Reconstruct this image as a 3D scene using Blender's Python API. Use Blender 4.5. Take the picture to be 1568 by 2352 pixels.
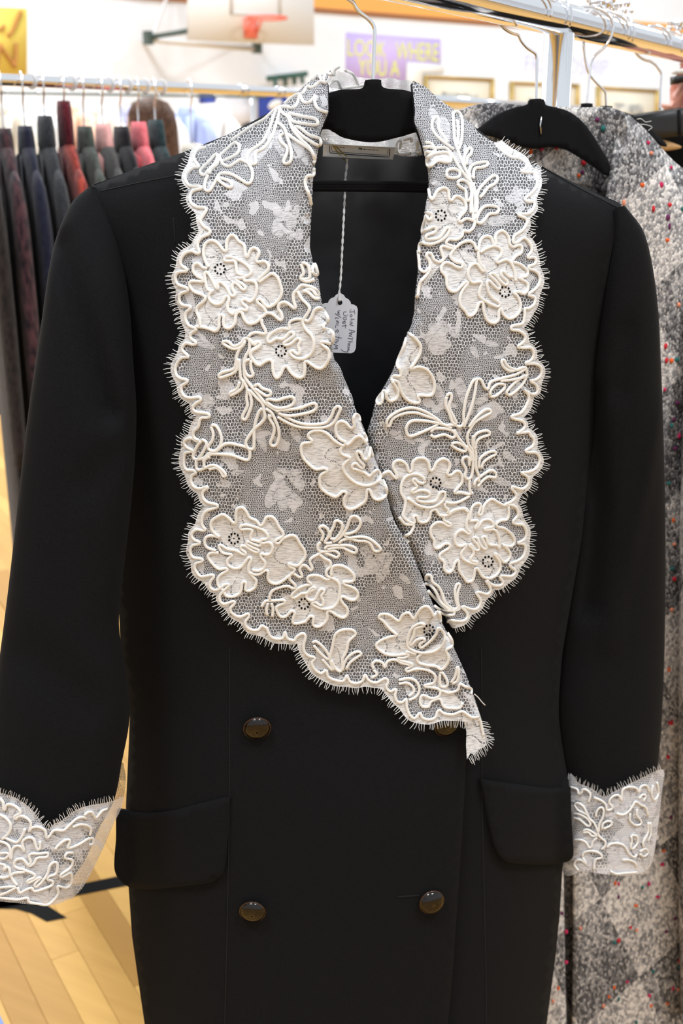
import bpy, bmesh, math, random
import numpy as np
from mathutils import Vector, Matrix
from mathutils.geometry import delaunay_2d_cdt
random.seed(7); rng = np.random.default_rng(7)
for o in list(bpy.data.objects): bpy.data.objects.remove(o, do_unlink=True)
SC = bpy.context.scene
COL = SC.collection

# ------------------------------------------------------------------ camera, world, light
F = 2600.0; CX = 784.0; CY = 1176.0
PITCH = math.radians(18.5)
CAM = np.array([0.0, 0.0, 1.55])
cam_d = bpy.data.cameras.new('camera'); cam = bpy.data.objects.new('camera', cam_d); COL.objects.link(cam)
cam.location = CAM; cam.rotation_euler = (math.pi/2 - PITCH, 0, 0)
cam_d.sensor_fit = 'VERTICAL'; cam_d.sensor_height = 36.0; cam_d.lens = 36.0*F/2352.0
cam_d.clip_start = 0.05; cam_d.clip_end = 200
cam_d.dof.use_dof = True; cam_d.dof.focus_distance = 0.965; cam_d.dof.aperture_fstop = 8.5
SC.camera = cam
vs = SC.view_settings
vs.view_transform = 'Standard'; vs.look = 'None'; vs.gamma = 1.0; vs.use_curve_mapping = False
vs.exposure = 0.30
wd = bpy.data.worlds.new('gym_ambient_fill'); SC.world = wd; wd.use_nodes = True  # even ambient fill, added in place of a bright ceiling
bg = wd.node_tree.nodes['Background']; bg.inputs[0].default_value = (0.88, 0.94, 1.0, 1); bg.inputs[1].default_value = 0.72

def ray(px, py):
    px = np.asarray(px, float); py = np.asarray(py, float)
    a = (px-CX)/F; b = (CY-py)/F
    s, c = math.sin(PITCH), math.cos(PITCH)
    return np.stack([a, c + b*s, -s + b*c], -1)
def at_depth(px, py, Y):
    d = ray(px, py); return CAM + d*(Y/d[..., 1:2])
def at_z(px, py, z):
    d = ray(px, py); return CAM + d*((z-CAM[2])/d[..., 2:3])
class Plane:
    """vertical reference plane through a photo pixel at forward distance Y, turned by theta about z"""
    def __init__(s, px, py, Y, theta):
        s.c = at_depth(px, py, Y); t = math.radians(theta)
        s.n = np.array([math.sin(t), -math.cos(t), 0.0]); s.t = np.array([math.cos(t), math.sin(t), 0.0])
    def __call__(s, px, py, w=0.0):
        d = ray(px, py); w = np.asarray(w, float)
        k = ((s.c-CAM)@s.n + w)/(d@s.n)
        return CAM + d*k[..., None]

# ------------------------------------------------------------------ materials
def mat(name, col, rough=0.6, metal=0.0, **kw):
    m = bpy.data.materials.new(name); m.use_nodes = True
    b = m.node_tree.nodes['Principled BSDF']
    b.inputs['Base Color'].default_value = (*col, 1); b.inputs['Roughness'].default_value = rough
    b.inputs['Metallic'].default_value = metal
    for k, v in kw.items(): b.inputs[k].default_value = v
    return m
def N(m, t, **kw):
    n = m.node_tree.nodes.new(t)
    for k, v in kw.items(): setattr(n, k, v)
    return n
def L(m, a, b): m.node_tree.links.new(a, b)
def math_n(m, op, a, b=None, clamp=False):
    n = N(m, 'ShaderNodeMath', operation=op); n.use_clamp = clamp
    for i, v in enumerate((a, b)):
        if v is None: continue
        if isinstance(v, (int, float)): n.inputs[i].default_value = v
        else: L(m, v, n.inputs[i])
    return n.outputs[0]
def fabric(name, col, col2=None, scale=300, bump=0.3, rough=0.95, sheen=0.0, dist=0.001, coord='Object', detail=3, lo=0.35, hi=0.65):
    m = mat(name, col, rough); b = m.node_tree.nodes['Principled BSDF']
    b.inputs['Sheen Weight'].default_value = sheen; b.inputs['Specular IOR Level'].default_value = 0.15
    tc = N(m, 'ShaderNodeTexCoord'); nz = N(m, 'ShaderNodeTexNoise'); nz.inputs['Scale'].default_value = scale; nz.inputs['Detail'].default_value = detail
    L(m, tc.outputs[coord], nz.inputs['Vector'])
    if col2:
        r = N(m, 'ShaderNodeValToRGB'); r.color_ramp.elements[0].position = lo; r.color_ramp.elements[1].position = hi
        r.color_ramp.elements[0].color = (*col, 1); r.color_ramp.elements[1].color = (*col2, 1)
        L(m, nz.outputs['Fac'], r.inputs['Fac']); L(m, r.outputs['Color'], b.inputs['Base Color'])
    bp = N(m, 'ShaderNodeBump'); bp.inputs['Strength'].default_value = bump; bp.inputs['Distance'].default_value = dist
    L(m, nz.outputs['Fac'], bp.inputs['Height']); L(m, bp.outputs['Normal'], b.inputs['Normal'])
    return m
M = {}
M['wool'] = fabric('black_wool', (0.0042,0.0044,0.0050), (0.0076,0.0078,0.0086), 900, 0.5, 1.0, 0.006, 0.0006)
M['lining'] = fabric('black_lining', (0.045,0.045,0.048), (0.055,0.055,0.058), 40, 0.1, 0.7)
M['seam'] = mat('black_seam_thread', (0.002,0.002,0.002), 1.0)
M['cord'] = fabric('ivory_cord', (0.80,0.79,0.76), (0.88,0.87,0.845), 1500, 0.2, 0.8, 0, 0.0003)
M['thread'] = mat('white_thread', (0.82,0.81,0.80), 0.9)
M['chrome'] = mat('chrome', (0.88,0.88,0.90), 0.07, 1.0)
M['chrome_soft'] = mat('worn_chrome', (0.80,0.80,0.82), 0.2, 1.0)
M['velvet'] = fabric('black_velvet_flock', (0.006,0.006,0.007), (0.010,0.010,0.011), 1500, 0.3, 1.0, 0.03)
M['black_plastic'] = mat('black_plastic', (0.01,0.01,0.011), 0.45)
M['button'] = mat('dark_horn', (0.007,0.004,0.003), 0.09, **{'Specular IOR Level':0.45})
M['button_rim'] = mat('brown_horn_rim', (0.035,0.014,0.006), 0.2)
M['paper'] = mat('tag_paper', (0.86,0.87,0.93), 0.8)
M['ink'] = mat('blue_black_ink', (0.035,0.03,0.10), 0.7)
M['gold'] = mat('gold_pin', (0.75,0.52,0.18), 0.25, 1.0)
M['label'] = mat('woven_label_white', (0.88,0.87,0.84), 0.9)
M['print'] = mat('black_print', (0.02,0.02,0.02), 0.8)

def lace_mat(name, fine_bias, haze, toile_level):
    m = bpy.data.materials.new(name); m.use_nodes = True
    nt = m.node_tree; b = nt.nodes['Principled BSDF']; out = nt.nodes['Material Output']
    b.inputs['Base Color'].default_value = (0.84,0.84,0.88,1); b.inputs['Roughness'].default_value = 0.9; b.inputs['Specular IOR Level'].default_value = 0.1
    uv = N(m, 'ShaderNodeUVMap')
    nz0 = N(m, 'ShaderNodeTexNoise'); nz0.inputs['Scale'].default_value = 60; L(m, uv.outputs[0], nz0.inputs['Vector'])
    mixv = N(m, 'ShaderNodeVectorMath', operation='SCALE'); mixv.inputs['Scale'].default_value = 0.011
    L(m, nz0.outputs['Color'], mixv.inputs[0])
    addv = N(m, 'ShaderNodeVectorMath', operation='ADD'); L(m, uv.outputs[0], addv.inputs[0]); L(m, mixv.outputs[0], addv.inputs[1])
    def vm(op, x, y=None):
        n = N(m, 'ShaderNodeVectorMath', operation=op)
        for i, v in enumerate((x, y)):
            if v is None: continue
            if isinstance(v, tuple): n.inputs[i].default_value = v
            else: L(m, v, n.inputs[i])
        return n
    def net(px, wid):
        # hexagonal bobbin net of cells px wide
        s = 1000.0/px; R3 = (1.0, 1.7320508, 1.0); H3 = (0.5, 0.8660254, 0.5)
        q = vm('MULTIPLY', addv.outputs[0], (s*1.08, s*0.92, 0.0)).outputs[0]
        ga = vm('SUBTRACT', vm('MODULO', q, R3).outputs[0], H3).outputs[0]
        gb = vm('SUBTRACT', vm('MODULO', vm('ADD', q, H3).outputs[0], R3).outputs[0], H3).outputs[0]
        flat = (1.0, 1.0, 0.0); ga = vm('MULTIPLY', ga, flat).outputs[0]; gb = vm('MULTIPLY', gb, flat).outputs[0]
        def hexd(g):
            ab = vm('ABSOLUTE', g).outputs[0]; sp = N(m, 'ShaderNodeSeparateXYZ'); L(m, ab, sp.inputs[0])
            return math_n(m, 'MAXIMUM', vm('DOT_PRODUCT', ab, (0.5, 0.8660254, 0.0)).outputs['Value'], sp.outputs['X'])
        d = math_n(m, 'SUBTRACT', 0.5, math_n(m, 'MINIMUM', hexd(ga), hexd(gb)))
        mr = N(m, 'ShaderNodeMapRange'); mr.inputs['From Min'].default_value = wid*0.7; mr.inputs['From Max'].default_value = wid*1.3
        mr.inputs['To Min'].default_value = 1; mr.inputs['To Max'].default_value = 0
        L(m, d, mr.inputs['Value']); return mr.outputs[0]
    coarse = net(8.0, 0.072); fine = net(4.6, 0.080)
    reg = N(m, 'ShaderNodeTexNoise'); reg.inputs['Scale'].default_value = 9; reg.inputs['Detail'].default_value = 1; L(m, uv.outputs[0], reg.inputs['Vector'])
    sel = N(m, 'ShaderNodeMapRange'); sel.inputs['From Min'].default_value = fine_bias; sel.inputs['From Max'].default_value = fine_bias+0.06
    L(m, reg.outputs['Fac'], sel.inputs['Value'])
    mx = N(m, 'ShaderNodeMix'); L(m, sel.outputs[0], mx.inputs[0]); L(m, coarse, mx.inputs[2]); L(m, fine, mx.inputs[3])
    ver = N(m, 'ShaderNodeTexWave', wave_type='BANDS', bands_direction='X'); ver.inputs['Scale'].default_value = 62; ver.inputs['Distortion'].default_value = 1.5
    L(m, addv.outputs[0], ver.inputs['Vector'])
    thr = math_n(m, 'MULTIPLY', math_n(m, 'GREATER_THAN', ver.outputs['Fac'], 0.80), 0.30)
    tz = N(m, 'ShaderNodeTexNoise'); tz.inputs['Scale'].default_value = 24; tz.inputs['Detail'].default_value = 1.5; tz.inputs['Distortion'].default_value = 0.6
    L(m, uv.outputs[0], tz.inputs['Vector'])
    toile = math_n(m, 'MULTIPLY', math_n(m, 'GREATER_THAN', tz.outputs['Fac'], toile_level), 0.62)
    op = math_n(m, 'MAXIMUM', math_n(m, 'MAXIMUM', mx.outputs[0], thr), math_n(m, 'MAXIMUM', toile, haze))
    tr = N(m, 'ShaderNodeBsdfTransparent'); ms = N(m, 'ShaderNodeMixShader')
    L(m, op, ms.inputs[0]); L(m, tr.outputs[0], ms.inputs[1]); L(m, b.outputs[0], ms.inputs[2]); L(m, ms.outputs[0], out.inputs['Surface'])
    return m
M['net'] = lace_mat('bobbin_net', 0.48, 0.11, 0.615)
M['net_dense'] = lace_mat('bobbin_net_layered', 0.40, 0.30, 0.54)
def toile_mat(name, alpha, col, thru=0.0):
    m = bpy.data.materials.new(name); m.use_nodes = True
    b = m.node_tree.nodes['Principled BSDF']; out = m.node_tree.nodes['Material Output']
    b.inputs['Base Color'].default_value = (*col,1); b.inputs['Roughness'].default_value = 0.9; b.inputs['Specular IOR Level'].default_value = 0.1
    uv = N(m, 'ShaderNodeUVMap')
    mp = N(m, 'ShaderNodeMapping'); mp.inputs['Scale'].default_value = (60, 420, 1); mp.inputs['Rotation'].default_value = (0,0,0.25); L(m, uv.outputs[0], mp.inputs['Vector'])
    nz = N(m, 'ShaderNodeTexNoise'); nz.inputs['Scale'].default_value = 1.0; nz.inputs['Detail'].default_value = 2; L(m, mp.outputs[0], nz.inputs['Vector'])
    mr = N(m, 'ShaderNodeMapRange'); mr.inputs['From Min'].default_value = 0.36; mr.inputs['From Max'].default_value = 0.56; mr.inputs['To Min'].default_value = alpha-0.42; mr.inputs['To Max'].default_value = alpha
    L(m, nz.outputs['Fac'], mr.inputs['Value'])
    v = N(m, 'ShaderNodeTexNoise'); v.inputs['Scale'].default_value = 17; v.inputs['Detail'].default_value = 0.5; L(m, uv.outputs[0], v.inputs['Vector'])
    d = math_n(m, 'ABSOLUTE', math_n(m, 'SUBTRACT', v.outputs['Fac'], 0.5))
    dots = N(m, 'ShaderNodeTexVoronoi', voronoi_dimensions='2D'); dots.inputs['Scale'].default_value = 260; L(m, uv.outputs[0], dots.inputs['Vector'])
    vein = math_n(m, 'MULTIPLY', math_n(m, 'LESS_THAN', d, 0.013), math_n(m, 'LESS_THAN', dots.outputs['Distance'], 0.5))
    gap2 = math_n(m, 'SUBTRACT', 1.0, math_n(m, 'MULTIPLY', vein, 0.75))
    op = math_n(m, 'MULTIPLY', mr.outputs[0], gap2)
    tr = N(m, 'ShaderNodeBsdfTransparent'); ms = N(m, 'ShaderNodeMixShader'); surf = b.outputs[0]
    if thru:
        tl = N(m, 'ShaderNodeBsdfTranslucent'); tl.inputs[0].default_value = (*col, 1); m2 = N(m, 'ShaderNodeMixShader'); m2.inputs[0].default_value = thru
        L(m, surf, m2.inputs[1]); L(m, tl.outputs[0], m2.inputs[2]); surf = m2.outputs[0]
    L(m, op, ms.inputs[0]); L(m, tr.outputs[0], ms.inputs[1]); L(m, surf, ms.inputs[2]); L(m, ms.outputs[0], out.inputs['Surface'])
    return m
M['toile'] = toile_mat('lace_clothwork', 0.95, (0.84,0.84,0.85))
M['toile_sheer'] = toile_mat('lace_sheer_clothwork', 0.95, (0.9,0.9,0.9), 0.5)
M['toile_thin'] = toile_mat('lace_thin_clothwork', 0.66, (0.84,0.84,0.87))

# ------------------------------------------------------------------ mesh helpers
def tagit(o, label=None, cat=None, group=None, kind=None):
    if label: o['label'] = label
    if cat: o['category'] = cat
    if group: o['group'] = group
    if kind: o['kind'] = kind
    return o
def thing(name, loc, label=None, cat=None, group=None, rz=0.0):
    o = bpy.data.objects.new(name, None); COL.objects.link(o); o.location = tuple(loc); o.rotation_euler = (0,0,rz)
    o.empty_display_size = 0.05
    return tagit(o, label, cat, group)
def world_of(o):
    m = Matrix.LocRotScale(o.location, o.rotation_euler, o.scale)
    if o.parent: m = world_of(o.parent) @ o.matrix_parent_inverse @ m
    return m
def mesh(name, verts, faces, material, parent=None, smooth=True, uvs=None, local=False):
    me = bpy.data.meshes.new(name)
    me.from_pydata([tuple(map(float, v)) for v in verts], [], [tuple(map(int, f)) for f in faces]); me.update()
    if smooth: me.polygons.foreach_set('use_smooth', [True]*len(me.polygons))
    if uvs is not None:
        ul = me.uv_layers.new(name='UVMap'); idx = np.empty(len(me.loops), int); me.loops.foreach_get('vertex_index', idx)
        ul.data.foreach_set('uv', np.asarray(uvs, float)[idx].ravel())
    if material: me.materials.append(material)
    o = bpy.data.objects.new(name, me); COL.objects.link(o)
    if parent:
        o.parent = parent
        if not local: o.matrix_parent_inverse = world_of(parent).inverted()
    return o
def solid(o, th, offset=-1.0):
    md = o.modifiers.new('thickness', 'SOLIDIFY'); md.thickness = th; md.offset = offset; return o
def resample(p, step):
    p = np.asarray(p, float); d = np.r_[0, np.cumsum(np.linalg.norm(np.diff(p, axis=0), axis=1))]
    n = max(2, int(round(d[-1]/step))+1); s = np.linspace(0, d[-1], n)
    return np.stack([np.interp(s, d, p[:, i]) for i in range(p.shape[1])], -1)
def catmull(p, step, closed=False):
    p = np.asarray(p, float)
    q = np.vstack([p[-1], p, p[0], p[1]]) if closed else np.vstack([2*p[0]-p[1], p, 2*p[-1]-p[-2]])
    out = []
    for i in range(1, len(q)-2):
        a, b, c, d = q[i-1], q[i], q[i+1], q[i+2]
        t = np.linspace(0, 1, 9)[:-1, None]
        out.append(0.5*((2*b) + (c-a)*t + (2*a-5*b+4*c-d)*t**2 + (3*b-a-3*c+d)*t**3))
    out.append(q[-2][None]); return resample(np.vstack(out), step)
def seg_dist(pts, poly):
    pts = np.asarray(pts, float); poly = np.asarray(poly, float)
    best = np.full(len(pts), 1e9)
    for a, b in zip(poly[:-1], poly[1:]):
        ab = b-a; t = np.clip(((pts-a)@ab)/max(ab@ab, 1e-9), 0, 1)
        best = np.minimum(best, np.linalg.norm(pts-a-t[:, None]*ab, axis=1))
    return best
def inside(pts, poly):
    x, y = pts[:, 0], pts[:, 1]; r = np.zeros(len(pts), bool); n = len(poly)
    for i in range(n):
        x1, y1 = poly[i]; x2, y2 = poly[(i+1) % n]
        if y1 == y2: continue
        r ^= ((y1 > y) != (y2 > y)) & (x < (x2-x1)*(y-y1)/(y2-y1)+x1)
    return r
def sheet(name, poly, h, step, material, parent, plane, bstep=None, local=False):
    """fill an outline with a fine triangle net and lift it to depth h(x, y) off a reference plane"""
    poly = np.asarray(poly, float)
    if np.allclose(poly[0], poly[-1]): poly = poly[:-1]
    if bstep: poly = resample(np.vstack([poly, poly[:1]]), bstep)[:-1]
    lo, hi = poly.min(0), poly.max(0)
    gx, gy = np.meshgrid(np.arange(lo[0], hi[0], step), np.arange(lo[1], hi[1], step*0.87))
    gx[1::2] += step/2
    g = np.stack([gx.ravel(), gy.ravel()], -1)
    if len(g):
        g = g[inside(g, poly)]
    if len(g): g = g[seg_dist(g, np.vstack([poly, poly[:1]])) > step*0.4]
    allp = np.vstack([poly, g]) if len(g) else poly
    r = delaunay_2d_cdt([Vector(p) for p in allp], [], [list(range(len(poly)))], 1, 1e-3)
    v = np.array([tuple(p) for p in r[0]]); f = r[2]
    W = h(v[:, 0], v[:, 1]) if callable(h) else np.full(len(v), h)
    p3 = plane(v[:, 0], v[:, 1], W)
    ff = []
    for t in f:
        a, b, c = v[t[0]], v[t[1]], v[t[2]]
        ff.append(t if (b[0]-a[0])*(c[1]-a[1])-(b[1]-a[1])*(c[0]-a[0]) < 0 else t[::-1])
    return mesh(name, p3, ff, material, parent, uvs=v/1000.0+1.0, local=local)
def tube(path, r, sides=6, closed=False, cap=True, up=None, notch=0.0):
    """verts, faces of a tube along a 3D path; r may be an array"""
    p = np.asarray(path, float); n = len(p); r = np.broadcast_to(np.asarray(r, float), (n,))
    t = np.gradient(p, axis=0)
    if closed: t = np.roll(p, -1, 0)-np.roll(p, 1, 0)
    t /= np.linalg.norm(t, axis=1)[:, None]+1e-12
    u = np.array([0., 0., 1.]) if abs(t[0][2]) < 0.9 else np.array([1., 0., 0.])
    V = []; a = np.arange(sides)*2*math.pi/sides
    prof = 1-notch*np.exp(-(np.minimum(a, 2*math.pi-a)/0.45)**2)
    for i in range(n):
        if up is not None: u = np.asarray(up, float)
        u = u-t[i]*(u@t[i]); u /= np.linalg.norm(u)+1e-12; w = np.cross(t[i], u)
        V.append(p[i]+r[i]*(np.cos(a)*prof)[:, None]*u+r[i]*(np.sin(a)*(1+0.35*notch))[:, None]*w)
    V = np.vstack(V); Fc = []
    for i in range(n if closed else n-1):
        j = (i+1) % n
        for k in range(sides):
            k2 = (k+1) % sides
            Fc.append((i*sides+k, i*sides+k2, j*sides+k2, j*sides+k))
    if cap and not closed:
        Fc.append(tuple(range(sides))[::-1]); Fc.append(tuple(range((n-1)*sides, n*sides)))
    return V, Fc
class MB:
    def __init__(s): s.v = []; s.f = []; s.n = 0
    def add(s, V, Fc):
        s.v.append(np.asarray(V, float)); s.f += [tuple(i+s.n for i in f) for f in Fc]; s.n += len(V); return s
    def tube(s, *a, **k): return s.add(*tube(*a, **k))
    def box(s, c, sz, R=None):
        c = np.asarray(c, float); h = np.asarray(sz, float)/2
        v = np.array([[x, y, z] for x in (-1, 1) for y in (-1, 1) for z in (-1, 1)])*h
        if R is not None: v = v@np.asarray(R).T
        return s.add(v+c, [(0,1,3,2),(4,6,7,5),(0,4,5,1),(2,3,7,6),(0,2,6,4),(1,5,7,3)])
    def sphere(s, c, r, seg=10, rings=7, sc=(1,1,1)):
        V = [[0,0,1]]; Fc = []
        for i in range(1, rings):
            a = math.pi*i/rings
            for j in range(seg):
                b = 2*math.pi*j/seg; V.append([math.sin(a)*math.cos(b), math.sin(a)*math.sin(b), math.cos(a)])
        V.append([0,0,-1]); V = np.array(V)*r*np.asarray(sc)+np.asarray(c)
        for j in range(seg): Fc.append((0, 1+j, 1+(j+1) % seg))
        for i in range(rings-2):
            for j in range(seg):
                a0 = 1+i*seg+j; a1 = 1+i*seg+(j+1) % seg; Fc.append((a0, a0+seg, a1+seg, a1))
        l = len(V)-1
        for j in range(seg): Fc.append((l, 1+(rings-2)*seg+(j+1) % seg, 1+(rings-2)*seg+j))
        return s.add(V, Fc)
    def rings(s, R, closed=True, cap=True):
        R = [np.asarray(r, float) for r in R]; k = len(R[0]); V = np.vstack(R); Fc = []
        for i in range(len(R)-1):
            for j in range(k if closed else k-1):
                j2 = (j+1) % k; Fc.append((i*k+j, i*k+j2, (i+1)*k+j2, (i+1)*k+j))
        if cap and closed: Fc.append(tuple(range(k))[::-1]); Fc.append(tuple(range((len(R)-1)*k, len(R)*k)))
        return s.add(V, Fc)
    def build(s, name, material, parent=None, smooth=True, local=False):
        return mesh(name, np.vstack(s.v), s.f, material, parent, smooth, local=local)
def lathe(profile, seg=24):
    R = []
    for r, z in profile:
        a = np.arange(seg)*2*math.pi/seg; R.append(np.stack([r*np.cos(a), r*np.sin(a), np.full(seg, z)], -1))
    return R
def frame_xyz(x, y, z): return np.stack([x, y, z], 1)
# ------------------------------------------------------------------ gym lamps (overhead, out of frame)
M['lamp_glow'] = bpy.data.materials.new('lamp_diffuser'); M['lamp_glow'].use_nodes = True
_b = M['lamp_glow'].node_tree.nodes['Principled BSDF']; _b.inputs['Emission Color'].default_value = (1,0.98,0.95,1); _b.inputs['Emission Strength'].default_value = 6.0
M['lamp_metal'] = mat('lamp_housing', (0.6,0.6,0.6), 0.4, 0.6)
def gym_lamp(x, y, z, power, label):
    t = thing('ceiling_lamp', (x, y, z), label, 'lamp', 'gym ceiling lamps')
    MB().box((x, y, z+0.10), (1.3, 1.3, 0.12)).build('housing', M['lamp_metal'], t, smooth=False)
    MB().box((x, y, z+0.03), (1.2, 1.2, 0.02)).build('diffuser', M['lamp_glow'], t, smooth=False)
    ld = bpy.data.lights.new('lamp_light', 'AREA'); ld.shape = 'SQUARE'; ld.size = 1.2; ld.energy = power; ld.color = (0.95, 0.975, 1.0)
    lo = bpy.data.objects.new('lamp_light', ld); COL.objects.link(lo); lo.location = (0, 0, -0.03); lo.parent = t
for lx, ly, pw, lb in ((-1.6, -1.2, 130, 'square ceiling lamp above and left of the rack of coats'), (2.2, -1.0, 130, 'square ceiling lamp above and right of the rack of coats'),
                       (-2.5, 6.0, 330, 'square ceiling lamp over the middle of the gym'), (4.0, 8.5, 380, 'square ceiling lamp nearest the framed pictures'), (8.0, 15.0, 500, 'square lamp added deepest in the gym to brighten the wall'), (-4.0, 11.0, 260, 'square ceiling lamp in front of the hoop')):  # the deepest lamp, by the wall, is added to brighten that wall
    gym_lamp(lx, ly, 6.4, pw, lb)

# ------------------------------------------------------------------ floor
PD = np.array([-math.sin(math.radians(31)), math.cos(math.radians(31)), 0]); PQ = np.array([PD[1], -PD[0], 0])
def plank_mat(name, per_object):
    m = mat(name, (0.6,0.33,0.09), 0.5, **{'Specular IOR Level':0.22}); b = m.node_tree.nodes['Principled BSDF']
    tc = N(m, 'ShaderNodeTexCoord'); mp = N(m, 'ShaderNodeMapping'); mp.inputs['Rotation'].default_value = (0,0,-math.radians(31))
    L(m, tc.outputs['Object'], mp.inputs['Vector'])
    mp2 = N(m, 'ShaderNodeMapping'); mp2.inputs['Scale'].default_value = (18, 1.2, 1); L(m, mp.outputs[0], mp2.inputs['Vector'])
    nz = N(m, 'ShaderNodeTexNoise'); nz.inputs['Scale'].default_value = 3; nz.inputs['Detail'].default_value = 4
    L(m, mp2.outputs[0], nz.inputs['Vector'])
    r = N(m, 'ShaderNodeValToRGB'); r.color_ramp.elements[0].color = (0.37,0.19,0.040,1); r.color_ramp.elements[1].color = (0.56,0.325,0.085,1)
    r.color_ramp.elements[0].position = 0.25; r.color_ramp.elements[1].position = 0.75
    if per_object:
        oi = N(m, 'ShaderNodeObjectInfo')
        s = math_n(m, 'ADD', math_n(m, 'MULTIPLY', nz.outputs['Fac'], 0.35), math_n(m, 'MULTIPLY', oi.outputs['Random'], 0.65))
        L(m, s, r.inputs['Fac'])
    else:
        br = N(m, 'ShaderNodeTexBrick'); br.inputs['Scale'].default_value = 1; br.inputs['Brick Width'].default_value = 0.9; br.inputs['Row Height'].default_value = 0.057; br.inputs['Mortar Size'].default_value = 0.0006
        br.inputs['Color1'].default_value = (0.1,0.1,0.1,1); br.inputs['Color2'].default_value = (0.9,0.9,0.9,1)
        mp3 = N(m, 'ShaderNodeMapping'); mp3.inputs['Rotation'].default_value = (0,0,math.radians(90)); L(m, mp.outputs[0], mp3.inputs['Vector']); L(m, mp3.outputs[0], br.inputs['Vector'])
        L(m, math_n(m, 'ADD', math_n(m, 'MULTIPLY', nz.outputs['Fac'], 0.35), math_n(m, 'MULTIPLY', br.outputs['Color'], 0.6)), r.inputs['Fac'])
    L(m, r.outputs['Color'], b.inputs['Base Color'])
    b.inputs['Coat Weight'].default_value = 0.0; b.inputs['Coat Roughness'].default_value = 0.12
    return m
M['plank'] = plank_mat('maple_plank', True); M['floor_far'] = plank_mat('maple_floor', False)
floor = MB().box((4, 12, -0.054), (44, 44, 0.1)).build('floor', M['floor_far'], smooth=False); floor['kind'] = 'structure'
corners = at_z([-60, 340, 340, -60], [1560, 1560, 2400, 2400], 0.0)
sA = (corners@PQ); tA = (corners@PD)
s0 = math.floor((sA.min()-0.25)/0.057)*0.057; nst = int((sA.max()-sA.min()+0.5)/0.057)+1
pl_mesh = {}
for i in range(nst):
    t = tA.min()-0.4-random.random()*0.8
    while t < tA.max()+0.4:
        ln = round(random.choice((0.55, 0.75, 0.95, 1.2)), 2)
        if ln not in pl_mesh:
            bm = bmesh.new(); bmesh.ops.create_cube(bm, size=1)
            bmesh.ops.scale(bm, vec=(0.0564, ln-0.0006, 0.0098), verts=bm.verts)
            bmesh.ops.bevel(bm, geom=[e for e in bm.edges if all(v.co.z > 0 for v in e.verts)], offset=0.0004, segments=1, affect='EDGES')
            me = bpy.data.meshes.new('plank'); bm.to_mesh(me); bm.free(); me.materials.append(M['plank']); pl_mesh[ln] = me
        c = PQ*(s0+(i+0.5)*0.057)+PD*(t+ln/2)
        o = bpy.data.objects.new('plank', pl_mesh[ln]); COL.objects.link(o); o.parent = floor
        o.location = (c[0], c[1], 0.0-0.0049); o.rotation_euler = (0, 0, math.radians(31)); t += ln
M['line_black'] = mat('black_court_paint', (0.010,0.010,0.010), 0.8, **{'Specular IOR Level':0.05}); M['line_blue'] = mat('blue_court_paint', (0.01,0.10,0.36), 0.35)
class ZPlane:
    def __init__(s, z): s.z = z
    def __call__(s, px, py, w=0.0): return at_z(px, py, s.z)
def floor_paint(pts, m):
    o = sheet('court_line', pts, 0.0, 60, m, floor, ZPlane(0.0009)); return o
floor_paint([(-140,2108),(0,2086),(157,2061),(293,2034),(420,2008),(420,1976),(271,2012),(186,2030),(0,2052),(-140,2072)], M['line_black'])
floor_paint([(-120,2060),(0,2058),(60,2066),(107,2078),(154,2108),(107,2117),(72,2098),(36,2088),(0,2087),(-120,2090)], M['line_black'])
floor_paint([(-140,2200),(-60,2240),(-20,2300),(0,2333),(9,2352),(40,2420),(-140,2420)], M['line_blue'])

# ------------------------------------------------------------------ back wall and what is on it
WP = Plane(580, 100, 16.2, 37)
M['wall'] = fabric('painted_block_wall', (0.83,0.865,0.92), (0.86,0.89,0.94), 3, 0.05, 0.8)
M['orange'] = mat('orange_wall_band', (0.90,0.42,0.10), 0.7); M['brown'] = mat('brown_band_edge', (0.33,0.13,0.05), 0.7)
wc = WP.c.copy(); wc[2] = 0
def wall_box(name, s0, s1, z0, z1, w0, w1, m, parent=None):
    c = wc + WP.t*(s0+s1)/2 + WP.n*(w0+w1)/2 + np.array([0, 0, (z0+z1)/2])
    return MB().box(c, (s1-s0, abs(w1-w0), z1-z0), frame_xyz(WP.t, WP.n, np.array([0,0,1.]))).build(name, m, parent, smooth=False)
wall = wall_box('wall_back', -20.2, 30.2, 0, 7.5, -0.3, 0, M['wall']); wall['kind'] = 'structure'
for nm, s_ in (('wall_right', 30.0), ('wall_left', -20.0)):
    c_ = wc + WP.t*s_ + WP.n*14.01 + np.array([0, 0, 3.75])
    w_ = MB().box(c_, (0.3, 28, 7.5), frame_xyz(WP.t, WP.n, np.array([0,0,1.]))).build(nm, M['wall'], smooth=False); w_['kind'] = 'structure'
zb = float(WP(np.array(736.), np.array(28.))[2]); zb2 = float(WP(np.array(1500.), np.array(52.))[2])
band = wall_box('trim_1', -19.8, 29.8, zb+0.05, zb2, 0.001, 0.03, M['orange']); band['kind'] = 'structure'
edge = wall_box('band_edge', -19.8, 29.8, zb-0.005, zb+0.05, 0.001, 0.036, M['brown'], band)
def on_wall(name, pts, m, parent=None, w=0.0, th=0.012):
    o = sheet(name, pts, w+th+0.004, 400, m, parent, WP); solid(o, th); return o
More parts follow.
